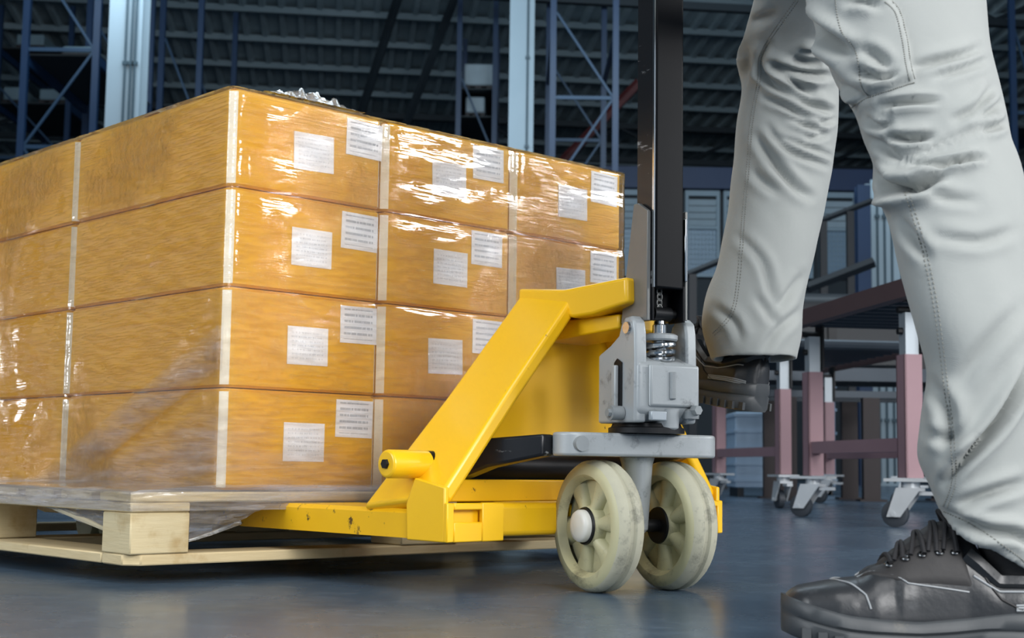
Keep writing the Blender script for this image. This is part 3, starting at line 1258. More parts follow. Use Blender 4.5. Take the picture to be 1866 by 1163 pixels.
# cross members between the heels
h = MB()
h.box(-.196, .196, .004, .055, .079, .127)
ob('cross_member', h, M['yellow'], jack, .008, 3)
h = MB()
h.box(-.27, .27, .06, .074, .1275, .160)
ob('back_plate', h, M['yellow'], jack, .002)

# leaning side arms, web with a turned edge
arm = MB()
Pb0, Pb1 = Vector((-.304, .178, .118)), Vector((-.304, .002, .140))
Pt1, Pt0 = Vector((-.062, -.012, .436)), Vector((-.062, .098, .452))
nrm = (Pb1 - Pb0).cross(Pt0 - Pb0).normalized()
if nrm.x < 0: nrm = -nrm
arm.prism([Pb0, Pb1, Vector((-.304 + .242 * .5, -.004, .29)), Pt1, Pt0, Vector((-.304 + .242 * .5, .132, .285))], nrm * .022)
both('side_arm', arm, M['yellow'], .006, 3)
bs = MB()
bs.lathe([(-.334, .012), (-.334, .0185), (-.330, .0205), (-.24, .0205)], 28, 'x', (0, .088, .181))
b1, b2 = both('bushing', bs, M['yellow'], .002)
for s_, par in ((-1, b1), (1, b2)):
    q = MB()
    q.lathe([(.329 * s_, .0125), (.3335 * s_, .0125)], 24, 'x', (0, .088, .181))
    q.lathe([(.3336 * s_, .0075), (.338 * s_, .007)], 6, 'x', (0, .088, .181))
    ob('bolt', q, M['dark'], par)

# top bracket reaching over the pump
tb = MB()
tb.prism([(-.068, -.13, .419), (-.068, -.128, .457), (-.068, .0, .449), (-.068, .1, .458), (-.068, .1, .43), (-.068, -.02, .404), (-.068, -.06, .406)], (.136, 0, 0))
ob('top_bracket', tb, M['yellow'], jack, .005, 3)
ub = MB()
ub.prism([(-.046, -.094, .385), (-.046, -.094, .4065), (-.046, .07, .4035), (-.046, .07, .372)], (.092, 0, 0))
ob('under_bracket', ub, M['yellow'], jack, .003)
bk = MB()
bk.prism([(-.235, .058, .205), (.235, .058, .205), (.05, .058, .428), (-.05, .058, .428)], (0, .008, 0))
ob('bulkhead', bk, M['yellow'], jack, .002)

# push rods
pr = MB()
sq = lambda c, hu, hz, ax: [Vector(c) + Vector((hu * a_, 0, hz * b_)) for a_, b_ in ((-1, -1), (1, -1), (1, 1), (-1, 1))]
pr.loft([sq((-.222, .13, .163), .013, .016, 0), sq((-.210, .075, .180), .015, .024, 0), sq((-.190, .02, .199), .014, .021, 0), sq((-.150, -.055, .2115), .012, .0155, 0)])
both('push_rod', pr, M['black_worn'], .004, 2)

ts = MB()
ts.cyl((-.262, .088, .179), (.262, .088, .179), .0225, n=24)
ob('torsion_shaft', ts, M['black'], jack)
# steer frame
SCJ = Vector((-.008, -.093, 0))
SROT = (0, 0, math.atan2(.479, .8776) - JYAW)


def sp(name, mb, mat, bevel=0, seg=2, smooth=35, parent=None, label=None):
    if parent:
        return ob(name, mb, mat, parent, bevel, seg, smooth, label=label)
    return ob(name, mb, mat, jack, bevel, seg, smooth, loc=SCJ, rot=SROT, label=label)


pl = MB()
pts = []
for (cx_, cy_, r_, t0, t1) in ((-.114, -.012, .03, 100, 262), (.096, -.012, .034, -95, 95)):
    for t_ in np.linspace(t0, t1, 12):
        pts.append((cx_ + r_ * math.cos(R(t_)), cy_ + r_ * math.sin(R(t_)), .196))
pts += []
pl.prism(pts, (0, 0, .034))
plate = sp('rocker_plate', pl, M['grey'], .004, 3)
pin = MB()
pin.cyl((-.119, -.046, .2135), (-.119, .02, .2135), .011, n=18)
pin.lathe([(-.0, .0)], 3) if False else None
sp('pivot_pin', pin, M['grey_dirty'], parent=plate)
# pump base disc and stem
d = MB()
d.lathe([(.2305, .054), (.2305, .056), (.238, .056), (.2395, .052), (.2445, .05)], 40, 'z', (0, -.03, 0))
sp('pump_base', d, M['dark'])
st = MB()
st.lathe([(.085, .012), (.09, .0165), (.12, .0185), (.185, .023), (.1955, .026)], 32, 'z', (.004, -.0, 0))
sp('steering_stem', st, M['grey'])
ax = MB()
ax.cyl((-.093, 0, .0955), (.09, 0, .0955), .0095, n=20)
sp('axle', ax, M['dark'])


# wheels
def wheel_meshes():
    R_, w = .0955, .025
    m = MB()
    rim_in = .071
    prof = [(-.012, rim_in - .004), (-w + .003, rim_in), (-w, rim_in + .003), (-w, R_ - .014), (-w + .004, R_ - .006), (-w + .011, R_ - .001), (-.006, R_),
            (-.0025, R_ - .0035), (.0025, R_ - .0035), (.006, R_), (w - .011, R_ - .001), (w - .004, R_ - .006), (w, R_ - .014), (w, rim_in + .003), (w - .003, rim_in), (.012, rim_in - .004)]
    base = len(m.f)
    n = 72
    m.lathe(prof, n, 'x')
    m.f = m.f[:-2]; m.m = m.m[:-2]
    for i in range(len(m.f)):
        k = i // n
        if 4 <= k <= 10: m.m[i] = 1
    rim = m.mesh('steer_wheel', [M['wheel'], M['tread']], 40)
    s = MB()
    s.lathe([(-.004, .02), (-.004, .0715), (.004, .0715), (.004, .02)], 48, 'x')
    s.f = s.f[:-2]; s.m = s.m[:-2]
    web = s.mesh('web', M['wheel'], 40)
    h_ = MB()
    h_.lathe([(-.021, .017), (-.022, .025), (-.02, .0275), (-.006, .031), (.006, .031), (.02, .0275), (.022, .025), (.021, .017)], 40, 'x')
    hub = h_.mesh('hub', M['wheel'], 40)
    sp_ = MB()
    rings = []
    for k in range(9):
        t_ = k / 8
        r_ = .026 + t_ * (.0725 - .026)
        hw = .0095 + .0125 * t_
        hx = .019 - .010 * math.sin(t_ * math.pi * .5) * .6
        rg = []
        for q in range(14):
            an = 2 * math.pi * q / 14
            rg.append((hx * math.copysign(abs(math.cos(an)) ** .8, math.cos(an)), hw * math.copysign(abs(math.sin(an)) ** .8, math.sin(an)), r_))
        rings.append(rg)
    sp_.loft(rings)
    spoke = sp_.mesh('spoke', M['wheel'], 60)
    b = MB()
    b.lathe([(-.0225, .012), (-.0245, .02), (-.0245, .0265), (-.0215, .0275)], 40, 'x')
    bear = b.mesh('bearing_ring', M['dark'], 35)
    c = MB()
    c.lathe([(-.024, .0235), (-.031, .0235), (-.0345, .0215), (-.036, .015), (-.0364, 0)], 40, 'x')
    cap = c.mesh('hub_cap', M['cap'], 50)
    return rim, web, hub, spoke, bear, cap


WM = wheel_meshes()


def wheel(xc, rot, capped):
    w = link('steer_wheel', WM[0], jack, SCJ + Vector((xc * math.cos(SROT[2]), xc * math.sin(SROT[2]), .0956)), (0, 0, SROT[2]))
    w['label'] = 'cream spoked wheel, ' + ('nearer of the pair, with white hub cap' if capped else 'farther of the pair, with dark hub')
    link('web', WM[1], w); link('hub', WM[2], w)
    for k in range(6):
        link('spoke', WM[3], w, (0, 0, 0), (rot + k * math.pi / 3, 0, 0))
    link('bearing_ring', WM[4], w)
    if capped:
        link('hub_cap', WM[5], w)
    return w


wheel(-.064, R(22), True)
wheel(.064, R(5), False)

# pump body
pb = MB()
yz = lambda pts, x: [(x, a_, b_) for a_, b_ in pts]
pb.prism(yz([(.018, .2446), (.018, .343), (-.03, .352), (-.0845, .331), (-.0845, .262), (-.066, .2446)], -.051), (.102, 0, 0))
pump = sp('pump_body', pb, M['grey'], .007, 3)
for x0, x1 in ((-.0535, -.033), (.036, .0545)):
    ck = MB()
    ck.prism(yz([(.019, .2448), (.019, .346), (-.012, .358), (-.036, .372), (-.043, .389), (-.052, .397), (-.066, .398), (-.076, .391), (-.0795, .375), (-.081, .334), (-.079, .2448)], x0), (x1 - x0, 0, 0))
    sp('cheek', ck, M['grey'], .004, 3, parent=pump)
    bo = MB()
    xs_ = x0 if x0 < 0 else x1
    bo.lathe([(xs_, .0095), (xs_ + (-.004 if x0 < 0 else .004), .0085)], 20, 'x', (0, -.061, .381))
    sp('pivot_bolt', bo, M['chrome'], parent=pump)
fb = MB()
fb.box(-.034, .052, -.0905, -.083, .268, .329)
sp('front_face', fb, M['grey'], .006, 3, parent=pump)
fb = MB()
fb.tube([(.004, -.0905, .279), (.004, -.0905, .318)], .0055, 10)
sp('cast_ridge', fb, M['grey_dirty'], .001, parent=pump)
fb = MB()
fb.lathe([(.2355, .015), (.238, .0175), (.265, .019)], 28, 'z', (.008, -.07, 0))
sp('valve_boss', fb, M['grey'], parent=pump)
fb = MB()
fb.lathe([(-.102, .007), (-.0905, .0085)], 6, 'x', (0, 0, 0))
fb.v = [(.042 + b_, a_, .264 + c_) for a_, b_, c_ in fb.v]
fb.lathe([(.252, .012), (.262, .013), (.266, .010)], 20, 'z', (.042, -.082, 0))
sp('hex_plug', fb, M['grey_dirty'], parent=pump)
fb = MB()
fb.box(-.033, -.006, -.092, -.083, .2475, .2615)
sp('pale_block', fb, M['alu'], .002, parent=pump)
fb = MB()
fb.prism([(-.0545, -.028, .268), (-.0545, -.048, .268), (-.0545, -.048, .332), (-.0545, -.036, .338), (-.0545, -.028, .332)], (-.0012, 0, 0))
sp('lever_slot', fb, M['dark'], parent=pump)
fb = MB()
fb.prism([(-.0557, -.030, .262), (-.0557, -.041, .262), (-.0557, -.041, .328), (-.0557, -.030, .328)], (-.007, 0, 0))
sp('release_lever', fb, M['grey'], .002, parent=pump)
fb = MB()
fb.cyl((-.0545, -.046, .2585), (-.074, -.046, .2585), .0105, n=20)
fb.cyl((-.074, -.046, .2585), (-.079, -.046, .2585), .006, n=6)
sp('lever_roller', fb, M['grey_dirty'], parent=pump)

# spring and piston
sg = MB()
hel = []
for i in range(121):
    t_ = i / 120
    an = t_ * 2 * math.pi * 3
    hel.append((.003 + .0205 * math.cos(an), -.059 + .0205 * math.sin(an), .330 + t_ * .031))
sg.tube(hel, .0042, 8)
sp('spring', sg, M['chrome'])
pi_ = MB()
pi_.lathe([(.325, .011), (.371, .011)], 24, 'z', (.003, -.059, 0))
sp('piston', pi_, M['chrome'])
wa = MB()
wa.lathe([(.3235, .026), (.3265, .0275), (.3295, .026)], 32, 'z', (.003, -.059, 0))
sp('spring_washer', wa, M['grey'])
wa = MB()
wa.lathe([(.3645, .0245), (.367, .0265), (.3725, .0265), (.375, .022)], 32, 'z', (.003, -.059, 0))
sp('spring_washer', wa, M['grey'])
nu = MB()
nu.lathe([(.375, .0105), (.388, .0105), (.3895, .0085), (.394, .008)], 24, 'z', (.003, -.059, 0))
sp('piston_head', nu, M['chrome'])
ro = MB()
ro.cyl((-.030, -.062, .4045), (.034, -.062, .4045), .0065, n=16)
ro.cyl((-.012, -.062, .4045), (.018, -.062, .4045), .0105, n=20)
sp('cam_roller', ro, M['dark'])
# black fork that carries the handle
hf = MB()
hf.box(-.0265, -.0225, -.083, -.045, .392, .445)
hf.box(.0275, .0315, -.083, -.045, .392, .445)
hf.box(-.0265, .0315, -.05, -.045, .41, .445)
hub_ = sp('handle_yoke', hf, M['black'], .001)
ch = MB()
for k in range(5):
    zc = .412 + k * .0085
    ch.tube([(-.002 + .004 * math.cos(t_), -.066 + (.001 if k % 2 else 0), zc + .0055 * math.sin(t_)) for t_ in np.linspace(0, 2 * math.pi, 12, endpoint=False)], .0014, 5, closed=True)
sp('release_chain', ch, M['steel_side'])
# handle: black box tube with bare side plates
ht = MB()
ht.box(-.0222, .0272, -.085, -.050, .4395, 1.16)
handle = sp('handle_tube', ht, M['black'], .003, 2)
hp = MB()
hp.box(-.0258, -.0226, -.082, -.042, .44, 1.16)
sp('handle_side_strip', hp, M['black_worn'], parent=handle)
hp = MB()
hp.box(-.0266, -.0245, -.0865, -.0822, .44, 1.16)
sp('bare_edge', hp, M['chrome'], parent=handle)
lp = MB()
lp.prism([(-.0335, -.080, .392), (-.0335, -.080, .552), (-.0335, -.056, .566), (-.0335, -.044, .566), (-.0335, -.020, .44), (-.0335, -.012, .392)], (.0062, 0, 0))
sp('side_plate', lp, M['steel_side'], .0008, 1)
rp = MB()
rp.prism([(.0322, -.082, .395), (.0322, -.082, .556), (.0322, -.05, .556), (.0322, -.02, .395)], (.0045, 0, 0))
sp('side_plate', rp, M['steel_side'], .0008, 1)
cl = MB()
cl.box(.0298, .0345, -.0855, -.079, .452, .545)
sp('wear_strip', cl, M['chrome'], .001, 1)
gr = MB()
gp_ = []
for t_ in np.linspace(0, 2 * math.pi, 28, endpoint=False):
    gp_.append((.0025 + .075 * math.copysign(abs(math.cos(t_)) ** .7, math.cos(t_)), -.067, 1.222 + .06 * math.copysign(abs(math.sin(t_)) ** .7, math.sin(t_))))
gr.tube(gp_, .013, 10, closed=True)
sp('handle_grip', gr, M['black'])


# ------------------------------------------------------------------ person (walking legs)
person = thing('person', 'person in pale grey cargo trousers and black shoes walking behind the jack, one foot raised', 'person', (0.47, 1.55, 0))
POFF = Vector((0.47, 1.55, 0))


def interp_rows(rows, n):
    """rows: (xl,yl,xr,yr,Y,t) -> smooth dense rows via Catmull-Rom"""
    a = np.array(rows, float)
    d = np.r_[0, np.cumsum(np.hypot(a[1:, 0] + a[1:, 2] - a[:-1, 0] - a[:-1, 2], a[1:, 1] + a[1:, 3] - a[:-1, 1] - a[:-1, 3]) / 2 + 1)]
    tt = np.linspace(0, d[-1], n)
    out = np.zeros((n, a.shape[1]))
    for c in range(a.shape[1]):
        m = np.gradient(a[:, c], d)
        k = np.clip(np.searchsorted(d, tt) - 1, 0, len(d) - 2)
        h = d[k + 1] - d[k]
        s = (tt - d[k]) / h
        out[:, c] = (2 * s**3 - 3 * s**2 + 1) * a[k, c] + (s**3 - 2 * s**2 + s) * h * m[k] + (-2 * s**3 + 3 * s**2) * a[k + 1, c] + (s**3 - s**2) * h * m[k + 1]
    return out


def leg_loft(rows, n, N=72):
    rings = []
    for xl, yl, xr, yr, Y, t in interp_rows(rows, n):
        L, Rr = atY(xl, yl, Y), atY(xr, yr, Y)
        c, hx = (L + Rr) / 2, (Rr - L) / 2
        # half-thickness is taken along the viewing direction so that the outline stays where it was measured
        vd = np.array([c[0], c[1], 0.]); vd /= np.linalg.norm(vd)
        rg = []
        for k in range(N):
            th = 2 * math.pi * k / N
            e_ = .92
            ct, st_ = math.cos(th), math.sin(th)
            rg.append(c + hx * math.copysign(abs(ct) ** e_, ct) + vd * t * math.copysign(abs(st_) ** e_, st_))
        rings.append(rg)
    # turned-in hem: the leg opening is hollow for a hand's breadth
    last, prev = np.array(rings[-1]), np.array(rings[-9])
    c0, c1 = last.mean(0), prev.mean(0)
    rings.append(list(c0 + (last - c0) * .90))
    rings.append(list(c1 + (prev - c1) * .86))
    return rings


near_rows = [(1455, -560, 1795, -560, 1.66, .125), (1440, -400, 1812, -400, 1.66, .14), (1446, -200, 1808, -190, 1.62, .125), (1458, -100, 1800, -95, 1.60, .115), (1470, 0, 1796, 0, 1.58, .108),
             (1495, 80, 1804, 90, 1.57, .102), (1528, 160, 1826, 180, 1.56, .098), (1556, 205, 1834, 215, 1.55, .095), (1572, 255, 1842, 255, 1.545, .093), (1590, 300, 1858, 300, 1.54, .092),
             (1590, 345, 1870, 350, 1.53, .09), (1616, 400, 1880, 400, 1.52, .088), (1642, 500, 1890, 500, 1.51, .088), (1668, 600, 1900, 600, 1.50, .088), (1689, 690, 1905, 690, 1.50, .085),
             (1674, 765, 1910, 770, 1.50, .085), (1668, 830, 1915, 850, 1.50, .082), (1690, 885, 1922, 935, 1.50, .080), (1713, 940, 1938, 1070, 1.50, .078)]
far_rows = [(1425, -520, 1700, -520, 1.74, .12), (1418, -330, 1680, -320, 1.78, .12), (1405, -180, 1640, -160, 1.86, .105), (1388, -90, 1590, -60, 1.95, .095), (1372, 0, 1545, 10, 2.06, .09), (1357, 70, 1525, 70, 2.15, .09),
            (1342, 105, 1524, 112, 2.20, .09), (1351, 160, 1530, 165, 2.235, .088), (1341, 220, 1529, 225, 2.245, .086), (1336, 300, 1519, 300, 2.25, .085), (1324, 400, 1500, 400, 2.25, .086),
            (1308, 480, 1481, 480, 2.25, .088), (1283, 555, 1463, 560, 2.25, .09), (1279, 600, 1461, 612, 2.25, .09), (1296, 656, 1452, 654, 2.25, .085)]
tm = MB()
tm.loft([[(p[0] - POFF.x, p[1] - POFF.y, p[2]) for p in r_] for r_ in leg_loft(near_rows, 150)])
tm.loft([[(p[0] - POFF.x, p[1] - POFF.y, p[2]) for p in r_] for r_ in leg_loft(far_rows, 130)])
tme = tm.mesh('trousers', M['cloth'], 180)
tro = link('trousers', tme, person)
rmod = tro.modifiers.new('r', 'REMESH')
rmod.mode = 'VOXEL'
rmod.voxel_size = .0036
rmod.use_smooth_shade = True
smod = tro.modifiers.new('s', 'SMOOTH')
smod.iterations = 2
smod.factor = .5
bpy.context.view_layer.update()
dg = bpy.context.evaluated_depsgraph_get()
me2 = bpy.data.meshes.new_from_object(tro.evaluated_get(dg))
tro.modifiers.clear()
tro.data = me2
me2.name = 'trousers'
if not me2.materials:
    me2.materials.append(M['cloth'])
nv = len(me2.vertices)
co = np.zeros(nv * 3); me2.vertices.foreach_get('co', co); co = co.reshape(-1, 3)
no = np.zeros(nv * 3); me2.vertices.foreach_get('normal', no); no = no.reshape(-1, 3)
wco = co + np.array(POFF)
uu, vv = projn(wco)
vdir = EYE - wco
vdir /= np.linalg.norm(vdir, axis=1)[:, None]
face = np.clip(((vdir * no).sum(1) - .05) / .35, 0, 1)
# which leg a vertex belongs to: compare with the near/far centre depth
near_w = np.clip((1.82 - wco[:, 1]) / .12, 0, 1)
z6 = lambda pts: [(1240 + a_ / 2.768, b_ / 2.768) for a_, b_ in pts]


def dist_poly(pts):
    d = np.full(nv, 1e9)
    tpos = np.zeros(nv)
    side = np.zeros(nv)
    L = [math.hypot(pts[i + 1][0] - pts[i][0], pts[i + 1][1] - pts[i][1]) for i in range(len(pts) - 1)]
    tot, acc = sum(L), 0
    for i in range(len(pts) - 1):
        ax_, ay_ = pts[i]; bx_, by_ = pts[i + 1]
        t_ = np.clip(((uu - ax_) * (bx_ - ax_) + (vv - ay_) * (by_ - ay_)) / (L[i] ** 2 + 1e-9), 0, 1)
        dx, dy = uu - (ax_ + t_ * (bx_ - ax_)), vv - (ay_ + t_ * (by_ - ay_))
        q = np.hypot(dx, dy)
        k = q < d
        d[k] = q[k]
        tpos[k] = (acc + t_[k] * L[i]) / tot
        side[k] = np.sign((bx_ - ax_) * dy - (by_ - ay_) * dx)[k]
        acc += L[i]
    return d, tpos, side


disp = np.zeros(nv)


def smooth_pts(pts, n=6):
    out = []
    P = [pts[0]] + list(pts) + [pts[-1]]
    for i in range(1, len(P) - 2):
        for k in range(n):
            t_ = k / n
            o_ = []
            for c in (0, 1):
                p0, p1, p2, p3 = P[i - 1][c], P[i][c], P[i + 1][c], P[i + 2][c]
                o_.append(.5 * (2 * p1 + (p2 - p0) * t_ + (2 * p0 - 5 * p1 + 4 * p2 - p3) * t_**2 + (3 * p1 - p0 - 3 * p2 + p3) * t_**3))
            out.append(tuple(o_))
    out.append(tuple(pts[-1]))
    return out


def fold(pts, depth, width, near, ridge=.55):
    """a crease: groove with a ridge on its upper side, tapering to both ends"""
    global disp
    d, t_, s_ = dist_poly(smooth_pts(pts))
    w = near_w if near else 1 - near_w
    tap = np.clip(np.sin(np.pi * np.clip(t_ * .96 + .02, 0, 1)), 0, 1) ** .6
    g = -np.exp(-(d / width) ** 2) + ridge * np.exp(-((d - 1.9 * width) / (1.3 * width)) ** 2)
    disp += 1.85 * depth * g * tap * face * w


fz = lambda pts, depth, width, near=False, ridge=.55: fold(z6(pts), depth, width, near, ridge)
# raised leg
fz([(440, 215), (405, 290), (415, 360), (480, 430), (570, 485)], .007, 7)
fz([(440, 300), (520, 372), (600, 430), (675, 487)], .008, 7)
fz([(480, 318), (600, 368), (745, 380)], .013, 7)
fz([(560, 300), (640, 318), (715, 330)], .014, 11, ridge=.2)
fz([(600, 252), (690, 262)], .008, 6)
fz([(430, 492), (550, 545), (640, 607)], .007, 6)
fz([(590, 505), (700, 540), (772, 572)], .008, 7)
fz([(550, 600), (650, 640), (730, 675)], .006, 5)
fz([(440, 640), (500, 720), (600, 785), (755, 842)], .005, 6)
fz([(385, 690), (480, 830), (580, 945), (655, 992)], .007, 8)
fz([(500, 690), (640, 745), (775, 792)], .004, 5)
fz([(630, 702), (745, 682)], .004, 5)
fz([(690, 625), (795, 600)], .004, 5)
fz([(365, 860), (410, 910), (490, 975)], .004, 8)
fz([(330, 250), (350, 300), (305, 430)], .005, 10)
fz([(350, 120), (420, 90), (480, 60)], .004, 9)
for p in ([(1465, 560), (1420, 600), (1385, 648)], [(1380, 540), (1400, 570), (1412, 590)], [(1300, 560), (1335, 585), (1350, 620)], [(1462, 500), (1430, 545), (1415, 560)], [(1345, 430), (1390, 480), (1410, 560)]):
    fold(p, .0035, 8, False)
# standing leg
fz([(640, 60), (700, 120), (780, 190), (880, 272)], .012, 10, True)
fz([(585, 50), (640, 130), (685, 210), (725, 330), (800, 415), (940, 485)], .006, 7, True)
fz([(740, 270), (790, 350), (860, 420), (930, 470)], .005, 8, True)
fz([(930, 360), (1010, 400), (1085, 392)], .008, 6, True)
fz([(920, 250), (1000, 300), (1060, 375)], .005, 9, True)
fz([(860, 20), (930, 15), (1000, 45)], .006, 8, True)
fz([(1010, 530), (1150, 515), (1295, 510)], .008, 6, True)
fz([(1050, 690), (1150, 702), (1265, 688)], .010, 7, True)
fz([(955, 850), (1040, 942), (1160, 952), (1240, 925), (1320, 880)], .015, 10, True)
fz([(1160, 830), (1320, 832), (1505, 790)], .006, 6, True)
fz([(1320, 840), (1420, 815), (1530, 800)], .004, 5, True)
fz([(1180, 335), (1400, 290), (1505, 245)], .005, 8, True)
fz([(1290, 390), (1430, 345), (1540, 300)], .004, 8, True)
fz([(1380, 610), (1500, 540), (1570, 440)], .005, 8, True)
fz([(1480, 600), (1560, 560), (1630, 500)], .005, 7, True)
fz([(1530, 660), (1600, 640), (1655, 600)], .005, 6, True)
fz([(1210, 960), (1350, 1000), (1500, 1010)], .003, 9, True)
fz([(930, 600), (1000, 640), (1060, 620)], .005, 6, True)
fz([(980, 700), (1060, 760), (1120, 800)], .005, 8, True)
for k in range(16):
    t_ = k / 15
    xg, yg = 1135 + (1560 - 1135) * t_, 800 - (800 - 625) * t_
    fz([(xg - 8, yg + 38), (xg + 3, yg), (xg + 22, yg - 36)], .0028, 3.2, True, .3)
for k in range(9):
    t_ = k / 8
    xg, yg = 905 + 150 * t_, 560 - 30 * t_
    fz([(xg - 6, yg + 60), (xg + 4, yg + 20), (xg + 16, yg - 15)], .003, 3.5, True, .3)
for p, dep, w in (([(1880, 660), (1820, 765), (1760, 835), (1722, 880)], .012, 9), ([(1866, 880), (1800, 900), (1740, 925)], .006, 10), ([(1722, 935), (1790, 965), (1850, 975), (1890, 1000)], .009, 9),
                  ([(1690, 470), (1660, 430), (1640, 400)], .005, 10), ([(1700, 700), (1730, 760), (1722, 830)], .006, 12), ([(1850, 420), (1780, 440), (1700, 430)], .003, 10),
                  ([(1860, 560), (1790, 640), (1750, 700)], .003, 14), ([(1640, 345), (1600, 350), (1600, 330)], .005, 8), ([(1690, 790), (1730, 800), (1760, 780)], .004, 10)):
    fold(p, dep, w, True)
# cargo pocket: a panel raised off the thigh
pk = z6([(760, 0), (800, 130), (885, 270), (905, 420), (880, 500), (935, 482), (1090, 432), (1175, 410), (1150, 240), (1100, 80), (1050, 0)])
pk = z6([(640, -40), (720, 180), (760, 330), (850, 545), (940, 487), (1090, 437), (1182, 408), (1150, 220), (1105, 70), (1030, -40)])
inside = np.zeros(nv, bool)
for i in range(len(pk)):
    (x1, y1), (x2, y2) = pk[i], pk[i - 1]
    cnd = ((y1 > vv) != (y2 > vv)) & (uu < (x2 - x1) * (vv - y1) / (y2 - y1 + 1e-12) + x1)
    inside ^= cnd
dpk, _, _ = dist_poly(pk + [pk[0]])
raise_ = np.where(inside, np.clip(dpk / 7, 0, 1), 0)
disp += .0085 * raise_ * face * near_w
# soft irregular slack everywhere
sl_ = np.array([noise.noise(Vector((p[0] * 9, p[1] * 9, p[2] * 6))) * .0030 + noise.noise(Vector((p[0] * 22 + 3, p[1] * 22, p[2] * 17 + p[0] * 16))) * .0017 for p in wco])
co2 = co + no * (disp + sl_)[:, None]
me2.vertices.foreach_set('co', co2.reshape(-1))
me2.shade_smooth()
me2.update()
# stitched seams laid on the cloth
bvh = BVHTree.FromPolygons([tuple(p) for p in co2 + np.array(POFF)], [tuple(p.vertices) for p in me2.polygons])


def on_cloth(u, v, near):
    r_ = Vector(ray(u, v)).normalized()
    o_ = Vector(EYE)
    if not near: o_ = o_ + r_ * 1.84
    h_ = bvh.ray_cast(o_, r_)
    return (h_[0], h_[1]) if h_[0] is not None else None


def seam(pts, near, gap=4, name='seam'):
    pts = smooth_pts(pts, 24)
    mb_ = MB()
    for off in ((-gap / 2, gap / 2) if gap else (0,)):
        line = []
        for i in range(len(pts)):
            a_, b_ = pts[max(0, i - 1)], pts[min(len(pts) - 1, i + 1)]
            L_ = math.hypot(b_[0] - a_[0], b_[1] - a_[1]) + 1e-9
            nx, ny = -(b_[1] - a_[1]) / L_, (b_[0] - a_[0]) / L_
            h_ = on_cloth(pts[i][0] + nx * off, pts[i][1] + ny * off, near)
            if h_: line.append(h_[0] + (h_[1] if h_[1].dot(h_[0] - Vector(EYE)) < 0 else -h_[1]) * .0002 - POFF)
        # dashes
        for i in range(0, len(line) - 1, 2):
            if (line[i + 1] - line[i]).length < .02:
                mb_.tube([line[i], line[i + 1]], .0008, 5)
    if mb_.v:
        ob(name, mb_, M['stitch'], tro, smooth=0)


seam(z6([(590, 0), (500, 125), (440, 215), (400, 300), (395, 400), (375, 520), (355, 650), (345, 800), (332, 950), (318, 1100)]) + [(1352, 440), (1346, 510), (1334, 570), (1300, 610)], False, 5)
seam(z6([(780, 0), (808, 150), (885, 265), (908, 420), (945, 482)]), True, 0)
seam(z6([(1040, 0), (1095, 60), (1130, 200), (1150, 330), (1170, 405)]), True, 9)
seam(z6([(855, 548), (940, 497), (1090, 445), (1180, 417)]), True, 0)
seam([(1652, 350), (1680, 440), (1702, 540), (1716, 640), (1727, 730), (1737, 820), (1738, 880), (1722, 925)], True, 7)
seam([(1720, 932), (1780, 962), (1850, 1010), (1868, 1026)], True, 0)


